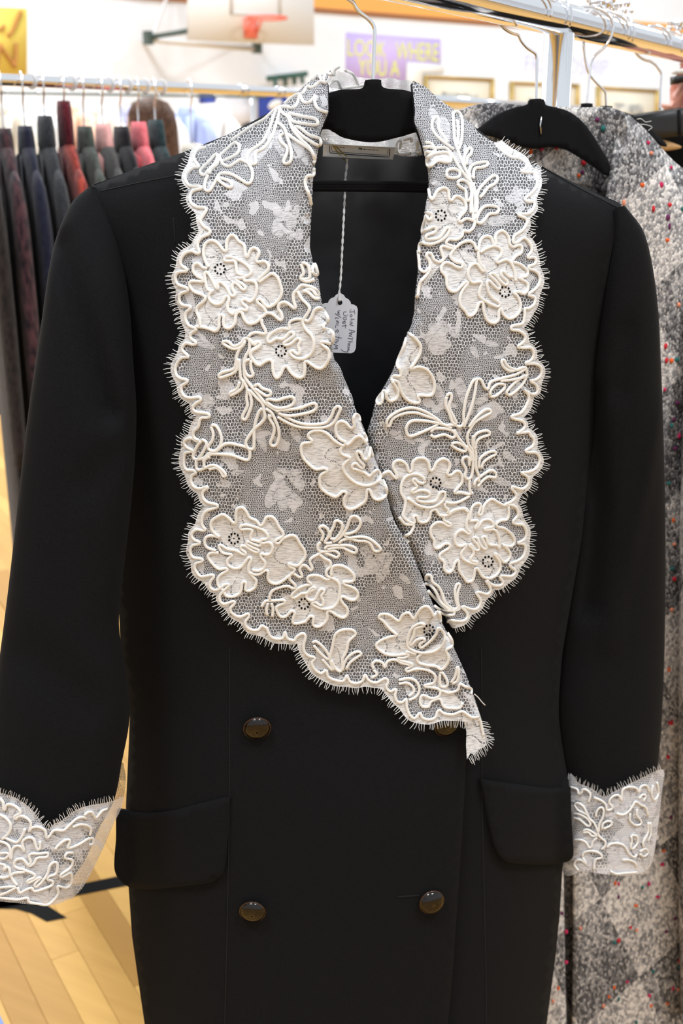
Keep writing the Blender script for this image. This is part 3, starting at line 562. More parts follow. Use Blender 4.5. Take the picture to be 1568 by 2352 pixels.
CORDS_L = '''
B1 255,985 250,950 330,870 395,800 410,830 390,880 320,960 285,1000 255,985
B1 450,870 430,820 470,780 560,700 600,700 620,740 590,800 500,850 450,870 470,900 520,915 580,880 630,855 690,880 740,895 775,880 770,790 850,740 930,620 970,500 1000,380 985,360 950,420 900,560 830,690 720,770 690,830 705,890 740,960 735,1040 700,1080 630,1040 540,990 440,985 405,1030 360,1110 330,1150 290,1130 295,1060 320,1000
B1 405,1030 460,1080 520,1115 548,1100 530,1060 450,1030 410,1020
B1 330,990 350,945 410,890 412,820
B1 1000,380 1040,420 1080,450 1120,560 1200,660 1290,750 1330,850 1320,880
B1 1085,430 1100,415 1200,440 1340,470 1350,520 1250,515 1130,490 1085,440
B1 1130,550 1230,640 1370,720 1378,655 1280,620 1190,550 1140,540
B1 1070,610 1170,680 1290,760 1340,840
B1 980,500 1040,550 1075,650 1110,780 1100,870 1060,890 1035,870 1060,810 1070,740 1020,690 1000,640 1040,600
B1 1000,350 1060,352 1130,360 1170,310 1190,240 1220,300 1270,315 1320,270 1340,240 1330,300 1360,370 1448,405
B1 1322,935 1318,1000 1260,1010 1240,1080 1280,1190 1298,1280
B1 540,670 640,600 760,520 850,470 950,380 1000,350
Z1 1330,130 1380,80 1420,130 1450,60 1490,80
Z1 1090,330 1180,260 1250,240 1290,180 1330,190 1400,140 1450,150
A1 520,570 470,560 430,520 390,515 360,550 365,610 410,660 470,690 470,720 400,715 330,720 320,760 370,830 470,870 500,900 480,940 410,1000 400,1060 430,1130 440,1220
A1 720,450 710,480 760,490 830,490 845,560 860,625 930,650
A1 535,560 490,470 475,380 500,290 570,255 640,290 700,365 735,370 735,280 770,205 830,205 870,260 935,310 945,390 965,450 1000,370 1040,340 1090,360 1100,410 1070,470 1090,500 1160,490 1205,530 1200,590 1130,660 1095,700 1110,720 1180,670 1240,630 1300,660 1340,750 1355,850 1300,950 1210,1005 1160,970 1120,920 1080,925 1090,960 1150,1010 1180,1070 1130,1120 1060,1180 980,1190 930,1130 910,1070 870,1060 840,1100 830,1180 780,1240 720,1235 700,1180 705,1110 670,1095 650,1150 650,1230 610,1275 540,1250 450,1230 380,1230
A1 720,445 780,440 860,470 950,520 1010,590 1000,640 940,670 940,710 1000,710 1060,730 1075,800 1050,890 1000,945 950,920 910,930 920,970 960,1000 960,1040 890,1035 830,1060 810,1085 760,1050 745,980 765,910 740,880 710,910 680,960 620,975 560,940 535,880 560,840 600,815 560,825 520,800 500,720 490,640 510,610 540,640 580,710 620,790 640,800 640,740 680,730 740,790 780,870 820,880 830,850 800,790 810,740 850,740 920,810 950,790 920,750 850,710 840,680 900,680 940,670
A2 0,1290 60,1370 130,1340 180,1360 160,1400 60,1460 30,1540 80,1620 160,1690 230,1650 310,1610 360,1640 370,1760 400,1860 440,1880 490,1820 530,1730 580,1710 640,1800 730,1870 820,1860 850,1760 845,1660 880,1630 960,1690 1060,1740 1150,1700 1210,1580 1200,1460 1120,1390 1090,1350 1150,1340 1230,1370 1275,1310 1270,1210 1220,1160 1140,1140 1130,1080 1190,1040 1190,970 1120,860 1060,830 990,870 950,970 900,1030 850,1010
A2 250,910 330,910 400,950 470,1010 510,990 490,900 450,840 470,770 550,745 630,790 690,840 710,810 680,720 680,620 730,560 800,490 880,500 960,520 1040,580 1060,640
A2 740,580 800,690 890,780 920,840 880,930 830,1000 820,1060 870,1160 940,1230 980,1320 980,1430 930,1530 840,1590 740,1590 660,1550 630,1500 660,1470 700,1500 750,1530 775,1480 750,1400 780,1340 770,1290 720,1300 640,1370 560,1390 530,1360 600,1310 680,1250 670,1200 620,1200 570,1260 510,1300 420,1290 340,1340 300,1340 290,1290 350,1210 440,1160 530,1140 620,1150 610,1080 640,1030 720,1000 800,1000
A2 200,1000 210,1080 260,1170 250,1220 180,1210 100,1200 30,1230 0,1270
A2 800,170 850,160 900,200 920,290 920,370 880,400 820,400 780,380 830,310 810,230 800,170
A2 780,390 850,430 920,430 990,400
A2 960,270 990,170 1020,230 1040,330 1000,330 960,270
A2 820,590 880,560 960,560 1020,640 1060,660 1050,690 990,680 930,620 870,580 830,590
A3 880,110 850,150 770,185 700,130 650,125 640,150 700,190 770,215 840,200 880,170 900,110
A3 880,120 900,90 950,95 990,150 1020,165 1060,135 1090,160 1060,200 990,240 970,290 1000,350 1040,400 1080,410
A3 900,130 830,230 800,310 790,400 760,460 640,495 590,530 600,560 680,540 770,500 810,440 820,330
A3 960,110 950,230 910,300 890,400 890,480 900,550 960,640 1060,760 1150,870 1270,950 1310,970
A3 830,340 840,450 850,560 880,600 870,680 800,740 730,770 720,745 800,700 840,610
A3 880,590 930,700 920,800 930,900 880,1000 870,1050 910,1060 950,980 980,880 970,780 940,700
A3 960,340 900,370 890,440 920,520 970,550 1000,520 980,470 970,400 980,350
A3 960,710 1040,800 1110,870 1130,960 1140,1040 1090,1110 1020,1170 950,1260 910,1340 940,1410 1000,1410 1010,1320 1010,1200 1030,1080 1070,970 1110,930
A3 1150,930 1220,980 1260,1060 1300,1160 1310,1260 1280,1360 1230,1380 1205,1340 1240,1250 1250,1150 1200,1060 1190,1010 1220,1030
A3 1010,670 1060,640 1110,690 1200,720 1210,760 1160,780 1080,730 1020,690
A4 110,310 140,285 230,300 330,270 400,260 435,290 410,350 330,385 230,390 150,350 110,320
A4 250,440 260,415 340,410 500,390 600,350 670,335 690,380 640,430 520,460 400,480 300,470 255,440
A4 250,450 350,500 450,550 570,580 700,580 800,560 860,490 900,400 940,370 970,395 940,470 890,560 800,610 650,620 500,610 400,580 300,530 240,490
A3 500,1150 540,1130 590,1190 620,1290 600,1380 540,1440 480,1430 460,1390 510,1310 520,1230 500,1160
A3 380,1320 400,1310 440,1350 400,1450 340,1540 300,1540 280,1490 330,1380 380,1320
A3 300,1545 400,1530 470,1470 560,1440 640,1370 720,1350 820,1370 900,1390 950,1420 960,1500 930,1550 850,1530 740,1490 620,1480 500,1480 420,1540 400,1568
A5 250,280 250,360 280,390 340,370 430,335 500,360 560,410 580,450 550,460 520,400 470,365 390,385
A5 335,360 340,280 400,235
A4 1000,830 900,770 830,700 750,655 660,655 600,690 600,730 640,770 610,790 540,800 510,850 530,950 590,1030 680,1100 780,1090 815,1120 750,1160 725,1220 740,1310 800,1370 900,1420 950,1400 1000,1360 1040,1380 1010,1450 1020,1530 1090,1565 1180,1530 1260,1460 1280,1340 1310,1340 1350,1430 1420,1455 1490,1410 1505,1330 1460,1220
A4 1195,540 1180,480 1140,465 1120,520 1130,600 1090,620 1030,560 970,545 920,590 920,680 960,750 1030,790 1000,830 970,870 980,920 1040,950 1085,970 1040,1010 1000,1070 1020,1140 1080,1210 1170,1270 1280,1290 1380,1260 1430,1200 1420,1130 1380,1115 1310,1180 1250,1140 1180,1110 1110,1090 1110,1050 1150,1030 1190,1070 1230,1090 1240,1050 1190,1000 1160,940 1170,890 1210,920 1240,980 1290,980 1310,900 1310,840 1345,950
A4 1030,820 1080,800 1150,730 1210,720 1260,790 1270,740 1240,680
A6 440,440 370,380 335,310 350,240 420,190 480,165 540,200 600,260 635,260 635,170 650,100 710,80 760,130 800,200 880,240 930,300 970,260 1000,200 1060,190 1110,230 1150,310 1205,390 1180,440 1120,470 1110,500 1150,510 1210,450 1300,415 1360,440 1400,510 1460,600 1460,680 1390,770 1320,775 1270,755 1280,790 1340,820 1310,870 1240,930 1150,990 1070,990 1020,940 1020,850 990,835 920,880 860,885 800,860
A6 440,445 370,420 290,430 260,490 290,560 400,600
A6 430,625 340,625 300,670 350,750 430,820 520,810 530,840 450,890 415,950 430,1030 480,1070 520,1140 600,1150 670,1120 700,1060 710,990 750,970 755,1020 750,1070 800,1080 860,1040 880,960 830,900 790,850 790,780 820,700 790,680 750,730 690,800 610,810 540,770 535,710 590,650 550,640 470,620 430,540 460,535 540,580 640,600 740,650 750,620 700,580 700,545 750,545 820,590 890,620 905,590 840,560 770,520 780,490 850,520 920,540 935,500 870,480 810,460 820,400 830,350 770,340 700,345 690,310 750,290 850,310 960,350 1020,420 1000,460 940,470 950,510 1030,500 1075,550 1050,630 1000,650 940,635 940,680 985,740 970,810 910,840 830,830
A7 350,770 390,770 450,810 490,800 460,720 490,670 540,680 590,730 610,700 580,620 620,570 680,540 710,510 680,480 680,430 710,390
A7 720,380 740,300 700,230 720,200 770,210 810,270 800,330 760,390 800,405 850,395
A7 830,340 830,280 870,200 880,150 920,135 970,180 960,260 890,350 840,340
A7 860,390 940,340 980,290 1030,210 1070,100 1130,80 1185,130 1180,200 1130,260 1050,290 990,290 1010,320 1060,340 1150,330 1250,335 1340,380 1430,470 1400,500 1350,490 1310,410 1250,380 1160,375 1060,350 970,370 930,410
A7 760,480 790,440 900,430 1030,430 1110,450 1145,490 1120,520 1060,500 980,460 880,460 790,480
A7 710,510 800,500 880,495 935,540 900,575 840,550 760,520
A7 700,540 760,590 820,620 830,680 780,740 790,800 840,820 910,860 940,930 930,1060 890,1150 820,1190 720,1190 630,1150 605,1120 650,1115 700,1150 740,1145 740,1090 720,1040 755,980 720,955 680,1000 640,1080 580,1090 540,1050 560,1000 630,960 650,940 600,940 550,1000 480,1010 420,1050 370,1060 370,1020 440,950 530,910 600,900 560,860 560,810 620,790 700,800 780,840 820,830
A7 840,800 840,730 870,680 960,675 1050,720 1110,790 1110,850 1050,870 990,870 1000,900 1080,930 1140,970 1160,1030 1120,1085 1050,1080 980,1045 950,1070 980,1130 1030,1190 1030,1260 980,1300 900,1270 830,1220 790,1230 790,1310 740,1380 670,1410 620,1380 625,1300 590,1280 550,1320 520,1350 400,1370 375,1330 400,1240 360,1220 300,1280 240,1290 200,1250 180,1180 210,1150 280,1120 270,1090 200,1090 100,1095 50,1100 0,1170
A7 340,790 340,840 400,900 410,940 370,945 320,920 240,930 140,970 100,1040 105,1090
A7 80,1120 60,1200 70,1270
A7 120,1120 140,1200 130,1290
A8 130,370 160,360 220,410 265,480 250,500 190,450 140,390
A8 300,590 270,500 290,400 310,310 360,270 440,265 475,300 420,360 400,440 370,500 370,570 350,600 310,570 280,510
A8 210,500 250,550 290,590
A8 370,590 390,520 430,470 490,440 520,460 480,490 430,530 400,580
A8 960,460 880,440 900,470 860,490 810,490 830,510 900,530 930,550 880,580 890,600 960,580 1050,590 1110,630 1100,690 1030,710 1030,720 1100,730 1150,750 1140,800 1080,815 1010,790 990,840 1010,880 1060,880 1080,840 1150,820 1180,880 1250,895 1310,890 1330,850
A8 890,460 760,470 680,440 640,390 680,350 760,320 805,310 750,260 700,200 660,165 690,140 750,150 820,195 850,150 900,130 940,180 960,150 1000,95 1050,80 1090,130 1100,155 1130,120 1150,150 1155,200
A8 1030,230 990,215 930,250 900,310 890,390 930,430 1010,450 1100,440 1160,400 1190,340 1180,290 1140,250 1120,300 1070,360 1000,410 990,380 1030,350 1010,335 960,350 920,390 910,370 940,310 950,260 1000,240 1030,230
A8 1010,450 970,490 980,530 1050,550 1120,560 1160,585 1200,550 1220,490 1200,430 1245,400 1245,350 1210,290
A8 620,580 610,540 640,515 690,530 710,570 730,520 790,505 840,530 920,550
A8 620,585 645,625 600,650
A8 1150,620 1150,690 1160,720 1200,720 1210,680 1170,610 1150,620
A8 1240,690 1270,640 1290,560 1300,600 1290,670 1250,700
A8 1160,750 1220,770 1290,750 1310,700 1350,720 1400,740 1400,780
A8 820,670 900,655 960,680 985,740 960,800 900,830
A8 820,700 880,690 930,720 940,760 900,800
'''
BORDER_R = np.vstack(traces('''
B2 960,782 1060,880 1150,940 1230,950 1320,1010 1300,1070 1250,1090 1310,1110 1390,1110 1430,1160 1430,1260 1370,1340 1300,1400
B3 1290,205 1360,210 1355,270 1300,335 1190,340 1200,360 1270,390 1280,440 1230,520 1150,570 1130,620 1140,660 1190,640 1240,600 1290,630 1330,700 1330,750 1290,800 1300,820 1350,810 1380,840 1360,890 1300,910 1310,940 1370,960 1415,1010 1420,1080 1380,1150 1300,1210 1310,1230 1365,1250 1360,1320 1300,1370 1260,1370 1255,1450
B4 1280,10 1200,30 1190,60 1250,70 1300,110 1290,160 1240,200 1290,210 1350,210 1370,260 1350,310 1300,340 1380,340 1430,370 1430,430 1390,470 1340,480 1390,510 1400,570 1360,590 1300,560 1290,550 1330,600 1320,660 1270,740 1190,770 1210,790 1280,810 1300,850 1270,890 1230,910 1330,900
B5 1370,0 1400,30 1390,90 1330,130 1350,145 1420,150 1450,200 1430,270 1370,310 1290,320 1310,330 1350,360 1350,420 1300,460 1220,440 1215,460 1250,510 1220,560 1150,595 1200,595 1250,620 1265,680 1220,740 1250,760 1310,770 1335,830 1320,890 1265,920
B6 1270,625 1340,640 1350,700 1320,780 1250,830 1180,850 1185,890 1240,930 1220,980 1170,1000 1070,990 1080,1030 1100,1060 1070,1100 980,1095 920,1040 910,1050 950,1110 960,1160 920,1200 850,1180 800,1180 820,1220 850,1270 830,1340 780,1370 710,1360 650,1335 640,1350 690,1400 700,1460 650,1500 570,1500 500,1490 480,1515
'''))
CORDS_R = '''
B2 490,440 500,600 510,740 560,900 620,1050 680,1180 700,1300 690,1440 690,1568
B2 490,440 540,420 590,500 590,700 560,830 530,850
B2 540,520 550,640 540,800
B2 300,480 260,520 260,620 330,720 430,800 500,850
B2 300,480 330,520 330,620 400,720 430,770
B2 180,770 240,780 290,830 400,830 480,910 560,1050 640,1160 720,1260 740,1400 740,1568
B2 160,830 230,820 290,850 270,880 190,880 185,920
B2 200,950 260,900 400,880 460,920 460,980 400,990 310,980 230,1040 200,1020 210,950
B2 420,1120 430,1080 500,1070 560,1100 560,1150 500,1170 430,1160 415,1120
B2 540,1230 560,1200 620,1200 680,1260 700,1360 660,1430 640,1400 630,1310 570,1270 540,1230
B2 620,1040 610,960 640,870 680,830 700,850 690,900 650,940 640,1020
B2 690,1170 670,1100 700,1030 770,1000 860,990 880,1020 820,1050 740,1060 720,1110 720,1180
B2 760,1370 780,1300 850,1220 930,1150 980,1150 990,1190 950,1240 880,1280 830,1350 790,1390
B3 210,70 220,130 240,180 270,150 300,90 360,55 420,80 435,180 460,190 500,145 560,160 610,220 610,300 550,370 535,410 560,425 620,390 690,410 710,420 700,480 650,530 590,525 570,580 510,620 430,615 400,660 460,690 510,700 560,660 640,635 700,660 735,740
B3 480,720 430,710 370,690 340,710 360,780 370,830 330,865 270,840 240,780 200,765 185,800 220,860 220,940 180,1010 120,1080 100,1150 92,1230 75,1250
B3 500,705 455,770 450,810 500,860 570,880 570,920 520,920 450,880 390,870 350,910 350,960 400,1030 410,1120 450,1180 510,1180 560,1130 620,1080 635,1100 580,1170 550,1250 560,1340 610,1400 640,1450 690,1440 730,1390 760,1310 800,1310 810,1400 850,1500 920,1530 970,1490 975,1400 1000,1370 1020,1430 1080,1480 1150,1460 1200,1400 1210,1320 1180,1240 1140,1200 1190,1190 1250,1210 1290,1160 1280,1090 1200,1040 1270,1020 1290,970 1250,920 1190,880 1120,860 1160,800 1220,760 1220,690 1180,680 1130,700 1095,670 1080,590 1030,530 970,535 935,590 945,660 920,670 890,600 840,580 785,610 760,680 750,780 770,880 810,930 820,960 790,955 740,890 700,885 650,930 640,1010 680,1085 750,1080 790,1090 770,1150 760,1230 810,1280 900,1330 970,1350 980,1310 900,1250 860,1180 845,1090 870,1070 920,1120 970,1160 985,1130 940,1070 880,1010 900,985 940,1010 1000,1080 1050,1115 1070,1080 1010,1020 1000,970 1030,970 1080,1020 1130,1030
B3 770,760 830,720 920,690 990,720 1000,780 950,840 960,870 1010,850 1060,840 1110,880 1150,970 1160,1075
B3 175,330 230,330 240,380 210,400 180,350 170,400 145,480 140,545 170,520 250,480 290,500 270,540 190,570 180,610 230,615 320,600 370,540 410,490 435,510 400,580 320,640 220,670 125,655 105,700 108,760
B3 95,740 105,850 115,940 170,970 210,930
B3 700,410 680,200 700,0
B3 720,400 740,200 720,100
B3 730,420 780,440 820,400 870,340 950,330 975,280 930,255 840,250 780,290 740,370 720,410
B4 345,90 390,120 445,190 440,260 400,330 365,380 430,365 500,390 550,460 560,540 530,600 430,600 440,650 390,660 320,620 280,550 260,490 210,470 230,440 280,440 280,390 255,350 270,290 310,200 330,130
B4 215,480 260,560 250,620 200,645 170,620 165,570 140,570 130,650 100,670 90,640 115,600 150,560
B4 170,840 180,790 260,730 370,700 480,730 580,790 640,840 720,840 770,855 800,820 800,740 820,620 860,510 890,470 940,470 970,530 1000,545 1020,490 1110,460 1220,430 1290,390 1300,370 1230,390 1160,360 1130,310 1110,320 1130,370 1190,400 1290,370 1310,390 1310,440 1200,470 1100,480
B4 1160,590 1150,570 1210,500 1290,440 1310,450 1270,520 1190,590 1160,590
B4 1020,600 1020,560 1070,510 1130,510 1130,540 1080,590 1040,610 1020,590
B4 170,840 190,850 220,790 300,750 400,740 500,770 580,800 580,840 480,890 380,930 340,920 330,860 370,810 450,805 560,820 640,840 700,870
B4 530,900 560,870 640,870 710,890 730,930 700,945 640,920 560,940 530,920
B4 800,860 860,700 890,580 905,470
B4 660,610 690,580 700,620 680,690 720,780 740,830 710,820 680,740 655,680 660,610
B4 840,860 900,780 970,720 1010,715 1020,740 950,780 890,820 850,880 830,930 840,1000 870,1050 880,1140
B4 720,880 760,950 810,1010 850,1060 860,1140
B4 700,1000 740,985 800,1010 820,1050 790,1055 730,1030 700,1010
B4 880,1010 890,930 940,895 1000,890 1010,920 950,940 910,970 890,1040
B5 930,280 940,200 1000,150 1060,135 1075,160 1020,190 970,230 950,280
B5 880,0 880,80 905,150 905,270 930,350 930,400
B5 820,90 870,160 880,240 870,340 840,375 810,350 820,290 790,230 800,190 840,190 850,260
B5 890,430 900,390 960,340 1030,300 1075,320 1070,360 1010,355 960,390 920,440
B5 860,500 850,440 850,380
B5 100,360 110,330 160,310 200,350 230,370 220,320 195,270 210,225 260,215 310,250 330,310 355,300 365,230 410,195 470,200 500,240 515,300 540,290 570,230 620,200 670,220 680,270 660,330 690,340 740,305 780,330 785,400 750,450 720,490 780,490 840,505 880,490
B5 470,390 440,350 380,330 310,350 270,410 265,490 300,560 290,640 280,690 330,740 380,750 370,700 400,690 420,740 480,740 510,700 520,650 560,635 590,680 640,690 720,640 800,630 840,660
B5 470,390 450,410 410,400 380,370 365,390 400,440 360,470 365,490 430,470 490,480 510,510 480,530 410,530 410,560 480,570 560,560 600,490 640,490 630,550 570,600 500,620 410,600 350,560 320,540
B5 640,570 690,580 760,570 850,520
B5 640,580 640,610 670,640 660,670
B5 250,700 300,760 370,770 340,840 290,870 330,920
B6 430,320 440,370 500,400 515,425 480,430 420,395 350,395 290,450 290,530 325,590 330,670 380,680 450,630 500,640 490,680 400,740 390,790 440,840 440,910 480,955 530,930 560,850 590,815 605,850 610,930 660,1010 700,1060 760,1040 780,960 790,905 820,920 870,1000 950,1020 1030,980 1070,900 1060,830 1010,760 1010,735 1060,780 1110,840 1160,810 1180,740 1130,670 1080,640 1150,660 1210,650 1230,590 1190,520 1120,460 1040,440 1030,400 1080,370 1140,360 1165,300 1160,210
B6 380,310 470,310 560,260 650,230 700,250 710,310 690,400 700,470 735,500 710,520 650,480 590,500 560,560 570,630 620,660 690,640 660,690 630,740 650,800 720,840 800,860 810,840 740,820 740,790 770,740 760,690 720,650 740,640 790,700 830,700 820,650 770,590 770,560 810,570 840,640 890,690 915,670 880,600 870,555 910,560 940,640 1030,650 1060,690 1060,600 1030,500 980,470 900,480 900,460 980,440 990,400 940,360 870,370 820,440 785,460 820,390 800,370 740,375 720,370
B6 720,370 750,230 800,180 850,190 840,250 825,300 860,300 880,220 920,160 980,130 1050,170 1120,200 1200,190 1250,230
B6 230,1050 240,990 290,990 310,1060 380,1120 420,1200 450,1290 530,1360 590,1350 570,1260 560,1150 590,1080 615,1100 590,1180 590,1280 610,1360 560,1380 470,1350 390,1270 350,1180 300,1110 230,1080
B6 330,1330 390,1370 480,1380 550,1395 540,1430 460,1430 380,1400
B6 260,1160 330,1240 420,1330 520,1380
'''
CORDS_CL = '''
B7 0,170 40,230 40,310 60,310 80,255 140,250 210,290 245,350 180,390 180,430 230,390 300,400 370,470 350,580 380,530 460,520 540,560 560,650 600,620 650,560 760,560 830,500 920,420 1000,400 1030,420
B7 0,370 80,420 130,500 100,600 20,670 60,650 150,690 210,700 270,620 300,540
B7 0,690 80,720 120,780 130,910 150,790 200,745 260,760 290,810 270,700 330,650 400,660 430,740 450,790 480,770 480,690
B7 340,980 370,940 350,870 380,840 470,840 570,830 560,880 450,890 410,950 350,990 310,940 260,900 190,920 170,980 230,1020 290,1030 290,1060 190,1070 140,1100 160,1160 210,1220
B7 300,1040 400,1080 420,1120 340,1160 340,1190 460,1130 490,1130 420,1200 430,1240 500,1180 570,1080 600,980 660,940 690,980 670,1080 590,1110 570,1150 630,1170 620,1220 500,1270 410,1290 380,1250 300,1280 240,1310 210,1240
B7 660,790 720,720 800,670 840,690 810,770 870,760 960,720 1060,660 1120,660 1110,720 1070,730
B7 880,830 810,830 780,890 870,920 840,1010 730,1090 740,1120 840,1070 860,1120 850,1200 790,1250 690,1230 700,1310 640,1400 560,1455 450,1440 350,1420 330,1370 210,1390 0,1370
B7 870,520 960,490 1040,500 1090,540 1080,620
B7 1010,380 1060,340 1110,350 1150,410 1220,330 1290,300
B7 0,960 60,980 40,1040 100,1000 120,1100 30,1130 0,1110
B7 0,840 70,830 110,850 60,900 0,900
B7 0,1250 80,1240 190,1240 100,1300 0,1340
'''
CORDS_CR = '''
B8 120,550 220,580 240,650 290,620 300,580 370,600 410,660 380,770
B8 460,700 560,740 630,800 650,880 730,850 680,760 740,680 820,670 860,740 870,600 950,550 1060,560 1110,620 1140,540 1220,530 1260,620
B8 180,800 230,780 310,830 360,930 400,1010 460,1060 510,1170 530,1250 620,1330 620,1400 570,1450
B8 180,800 230,880 310,920 380,960
B8 160,930 250,940 360,1000 410,1080 370,1110 260,1020 160,990
B8 490,980 500,900 560,840 600,880 590,980 540,1080 530,1200
B8 580,1160 590,1080 660,1040 720,1060 690,1110 600,1150
B8 300,1190 350,1160 430,1190 500,1250 430,1250 380,1200 300,1210
B8 170,1310 270,1310 350,1350 390,1420 430,1400 440,1340 500,1280
B8 300,1560 310,1500 400,1470 520,1490 580,1560 480,1600 460,1740
B8 300,1560 350,1660 280,1600 200,1610 180,1670 240,1750
B8 650,1420 700,1370 800,1360 900,1400 960,1500 1040,1560 1080,1520
B8 1000,1250 1080,1260 1090,1350 1020,1440 990,1400 1010,1330 1000,1250
B8 1120,1480 1200,1440 1240,1490 1180,1550 1120,1510
B8 870,1600 960,1600 1050,1640 1080,1700
B8 790,930 870,950 950,910 1020,820 1060,760 1140,810 1210,850 1240,960
B8 980,930 980,1030 1060,1100 1140,1080 1130,1020 1080,960 1080,870
B8 1110,720 1160,660 1210,680 1170,750
B8 1240,1060 1240,1200 1170,1340 1180,1420
B8 1270,1060 1280,1200 1240,1330
B8 1310,520 1290,640 1330,740 1390,640 1370,480
B8 700,1760 780,1800 900,1790 1080,1780
'''
# ---------------- lapel surfaces
def lapel_h(roll, base, lift):
    def h(x, y):
        p = xy(x, y); d = seg_dist(p, roll)
        w = Wb(x, y)+base+lift*np.exp(-d/70.0)-0.010*np.clip(1-d/12.0, 0, 1)**2
        w = w+0.0016*np.sin(p[:,0]/37.0)*np.sin(p[:,1]/53.0)
        return w
    return h
hLL = lapel_h(ROLL_L, 0.013, 0.010); hRR = lapel_h(ROLL_R, 0.005, 0.010)
def gsmooth(p, sig, step):
    k = int(3*sig/step); x = np.arange(-k, k+1)*step; g = np.exp(-(x/sig)**2/2); g /= g.sum()
    q = np.vstack([np.repeat(p[:1], k, 0), p, np.repeat(p[-1:], k, 0)])
    return np.stack([np.convolve(q[:, i], g, 'valid') for i in range(2)], -1)
def outer_edge(border, off, side):
    b = catmull(border, 4.0); s = gsmooth(b, 20, 4.0)
    t = np.gradient(gsmooth(b, 34, 4.0), axis=0); t /= np.linalg.norm(t, axis=1)[:, None]+1e-9
    nrm = np.stack([t[:, 1], -t[:, 0]], -1)*side
    return b, s+nrm*off, nrm
class Laces:
    def __init__(s): s.paths = []
def fringe(name, edge, nrm, h, parent, plane, length=15, gap=5.6):
    mb = MB(); d = np.r_[0, np.cumsum(np.linalg.norm(np.diff(edge, axis=0), axis=1))]
    for s in np.arange(2, d[-1]-2, gap):
        if random.random() < 0.06: continue
        s += random.uniform(-1.4, 1.4)
        e = np.array([np.interp(s, d, edge[:, i]) for i in range(2)]); n = np.array([np.interp(s, d, nrm[:, i]) for i in range(2)])
        n /= np.linalg.norm(n)+1e-9; tg = np.array([-n[1], n[0]]); l = length*random.uniform(0.7, 1.15); b = random.gauss(0, 0.13); c = random.gauss(0, 0.10)
        p = np.array([e-n*3, e+n*l*0.5+tg*b*l*0.5, e+n*l+tg*(b+c)*l])
        w = h(p[:,0], p[:,1])+np.array([0.0004, 0.0012, 0.0016])
        mb.tube(plane(p[:,0], p[:,1], w), np.array([0.00036, 0.00030, 0.00018]), 3, cap=False)
    o = mb.build(name, M['thread'], parent); o['kind'] = 'stuff'; o['label'] = 'fine white eyelash fringe'; return o
def cords(block, h, parent, plane, r, lift=0.0011):
    for p in traces(block):
        closed = np.linalg.norm(p[0]-p[-1]) < 3
        q = catmull(p[:-1] if closed else p, 3.6, closed)
        w = h(q[:,0], q[:,1])+lift
        V, Fc = tube(plane(q[:,0], q[:,1], w), r, 10, False, True, plane.n, 0.32)
        mesh('cord', V, Fc, M['cord'], parent)
def fills(block, idx, h, parent, plane, m='toile', lift=0.0003):
    tr = traces(block)
    for i in idx:
        q = catmull(tr[i], 7)
        try: sheet('petal', q, lambda x, y: h(x, y)+lift, 16, M[m], parent, plane)
        except Exception as e: print('petal', i, e)
def ghost(cx, cy, rad, h, parent, plane):
    for k in range(9):
        a = k*2*math.pi/9+random.random()*0.5; rr = rad*random.uniform(0.35, 0.85) if k else 0
        px, py = cx+rr*math.cos(a), cy+rr*math.sin(a); s = rad*random.uniform(0.24, 0.38); t = np.linspace(0, 2*math.pi, 17)[:-1]
        k2 = 1+0.16*np.cos(3*t+random.random()*6)
        sheet('woven_petal', np.stack([px+s*k2*np.cos(t), py+s*1.1*k2*np.sin(t)], -1), lambda x, y: h(x, y)+0.0002+0.00004*k, 30, M['toile_thin'], parent, plane)
def leaf_patch(x, y, l, wd, deg, h, parent, plane):
    t = np.linspace(0, 2*math.pi, 21)[:-1]; a = math.radians(deg); u = l*np.cos(t); v = wd*np.sin(t)*(1-0.3*np.cos(t))
    sheet('woven_leaf', np.stack([x+u*math.cos(a)-v*math.sin(a), y+u*math.sin(a)+v*math.cos(a)], -1), lambda X, Y: h(X, Y)+0.0002, 30, M['toile_thin'], parent, plane)
R_CORD = 0.00122
def lapel(border, side, roll, topc, h, block, fill_idx, ghosts, leaves, tail=None):
    b, edge, nrm = outer_edge(border, 17.0, side)
    und = gsmooth(b, 20, 4.0)-nrm*4
    under = sheet('lapel', np.vstack([und, roll[::-1]+[5.0*side, 0], topc]), lambda x, y: h(x, y)-0.0022-0.010*np.clip(1-seg_dist(xy(x, y), roll)/22.0, 0, 1), 16, M['wool'], coat, CP, 8)
    sheet('lace_net', np.vstack([edge, roll[::-1], topc]), h, 14, M['net'], under, CP, 8)
    # dense band between the scalloped cord and the lashes
    n = len(b); V = np.vstack([b-nrm*2, edge]); W = h(V[:,0], V[:,1])+0.0004
    Fc = [(i, i+1, n+i+1, n+i) if side < 0 else (i+1, i, n+i, n+i+1) for i in range(n-1)]
    mesh('scallop_band', CP(V[:,0], V[:,1], W), Fc, M['toile'], under, uvs=V/1000+1)
    fringe('eyelash_fringe', edge, nrm, h, under, CP)
    q = b; w = h(q[:,0], q[:,1])+0.0012
    o = mesh('border_cord', *tube(CP(q[:,0], q[:,1], w), R_CORD, 10, False, True, CP.n, 0.32), M['cord'], under)
    fills(block, fill_idx, h, under, CP)
    for g in ghosts: ghost(*g, h, under, CP)
    for l in leaves: leaf_patch(*l, h, under, CP)
    cords(block, h, under, CP, R_CORD)
    return under
linesL = [l for l in CORDS_L.strip().splitlines()]
def find(block, *starts): 
    ls = block.strip().splitlines(); return [i for i, l in enumerate(ls) if any(l.startswith(s) for s in starts)]
topL = np.array([(762,160),(711,186),(690,204),(644,244),(596,276),(526,308),(474,333)], float)
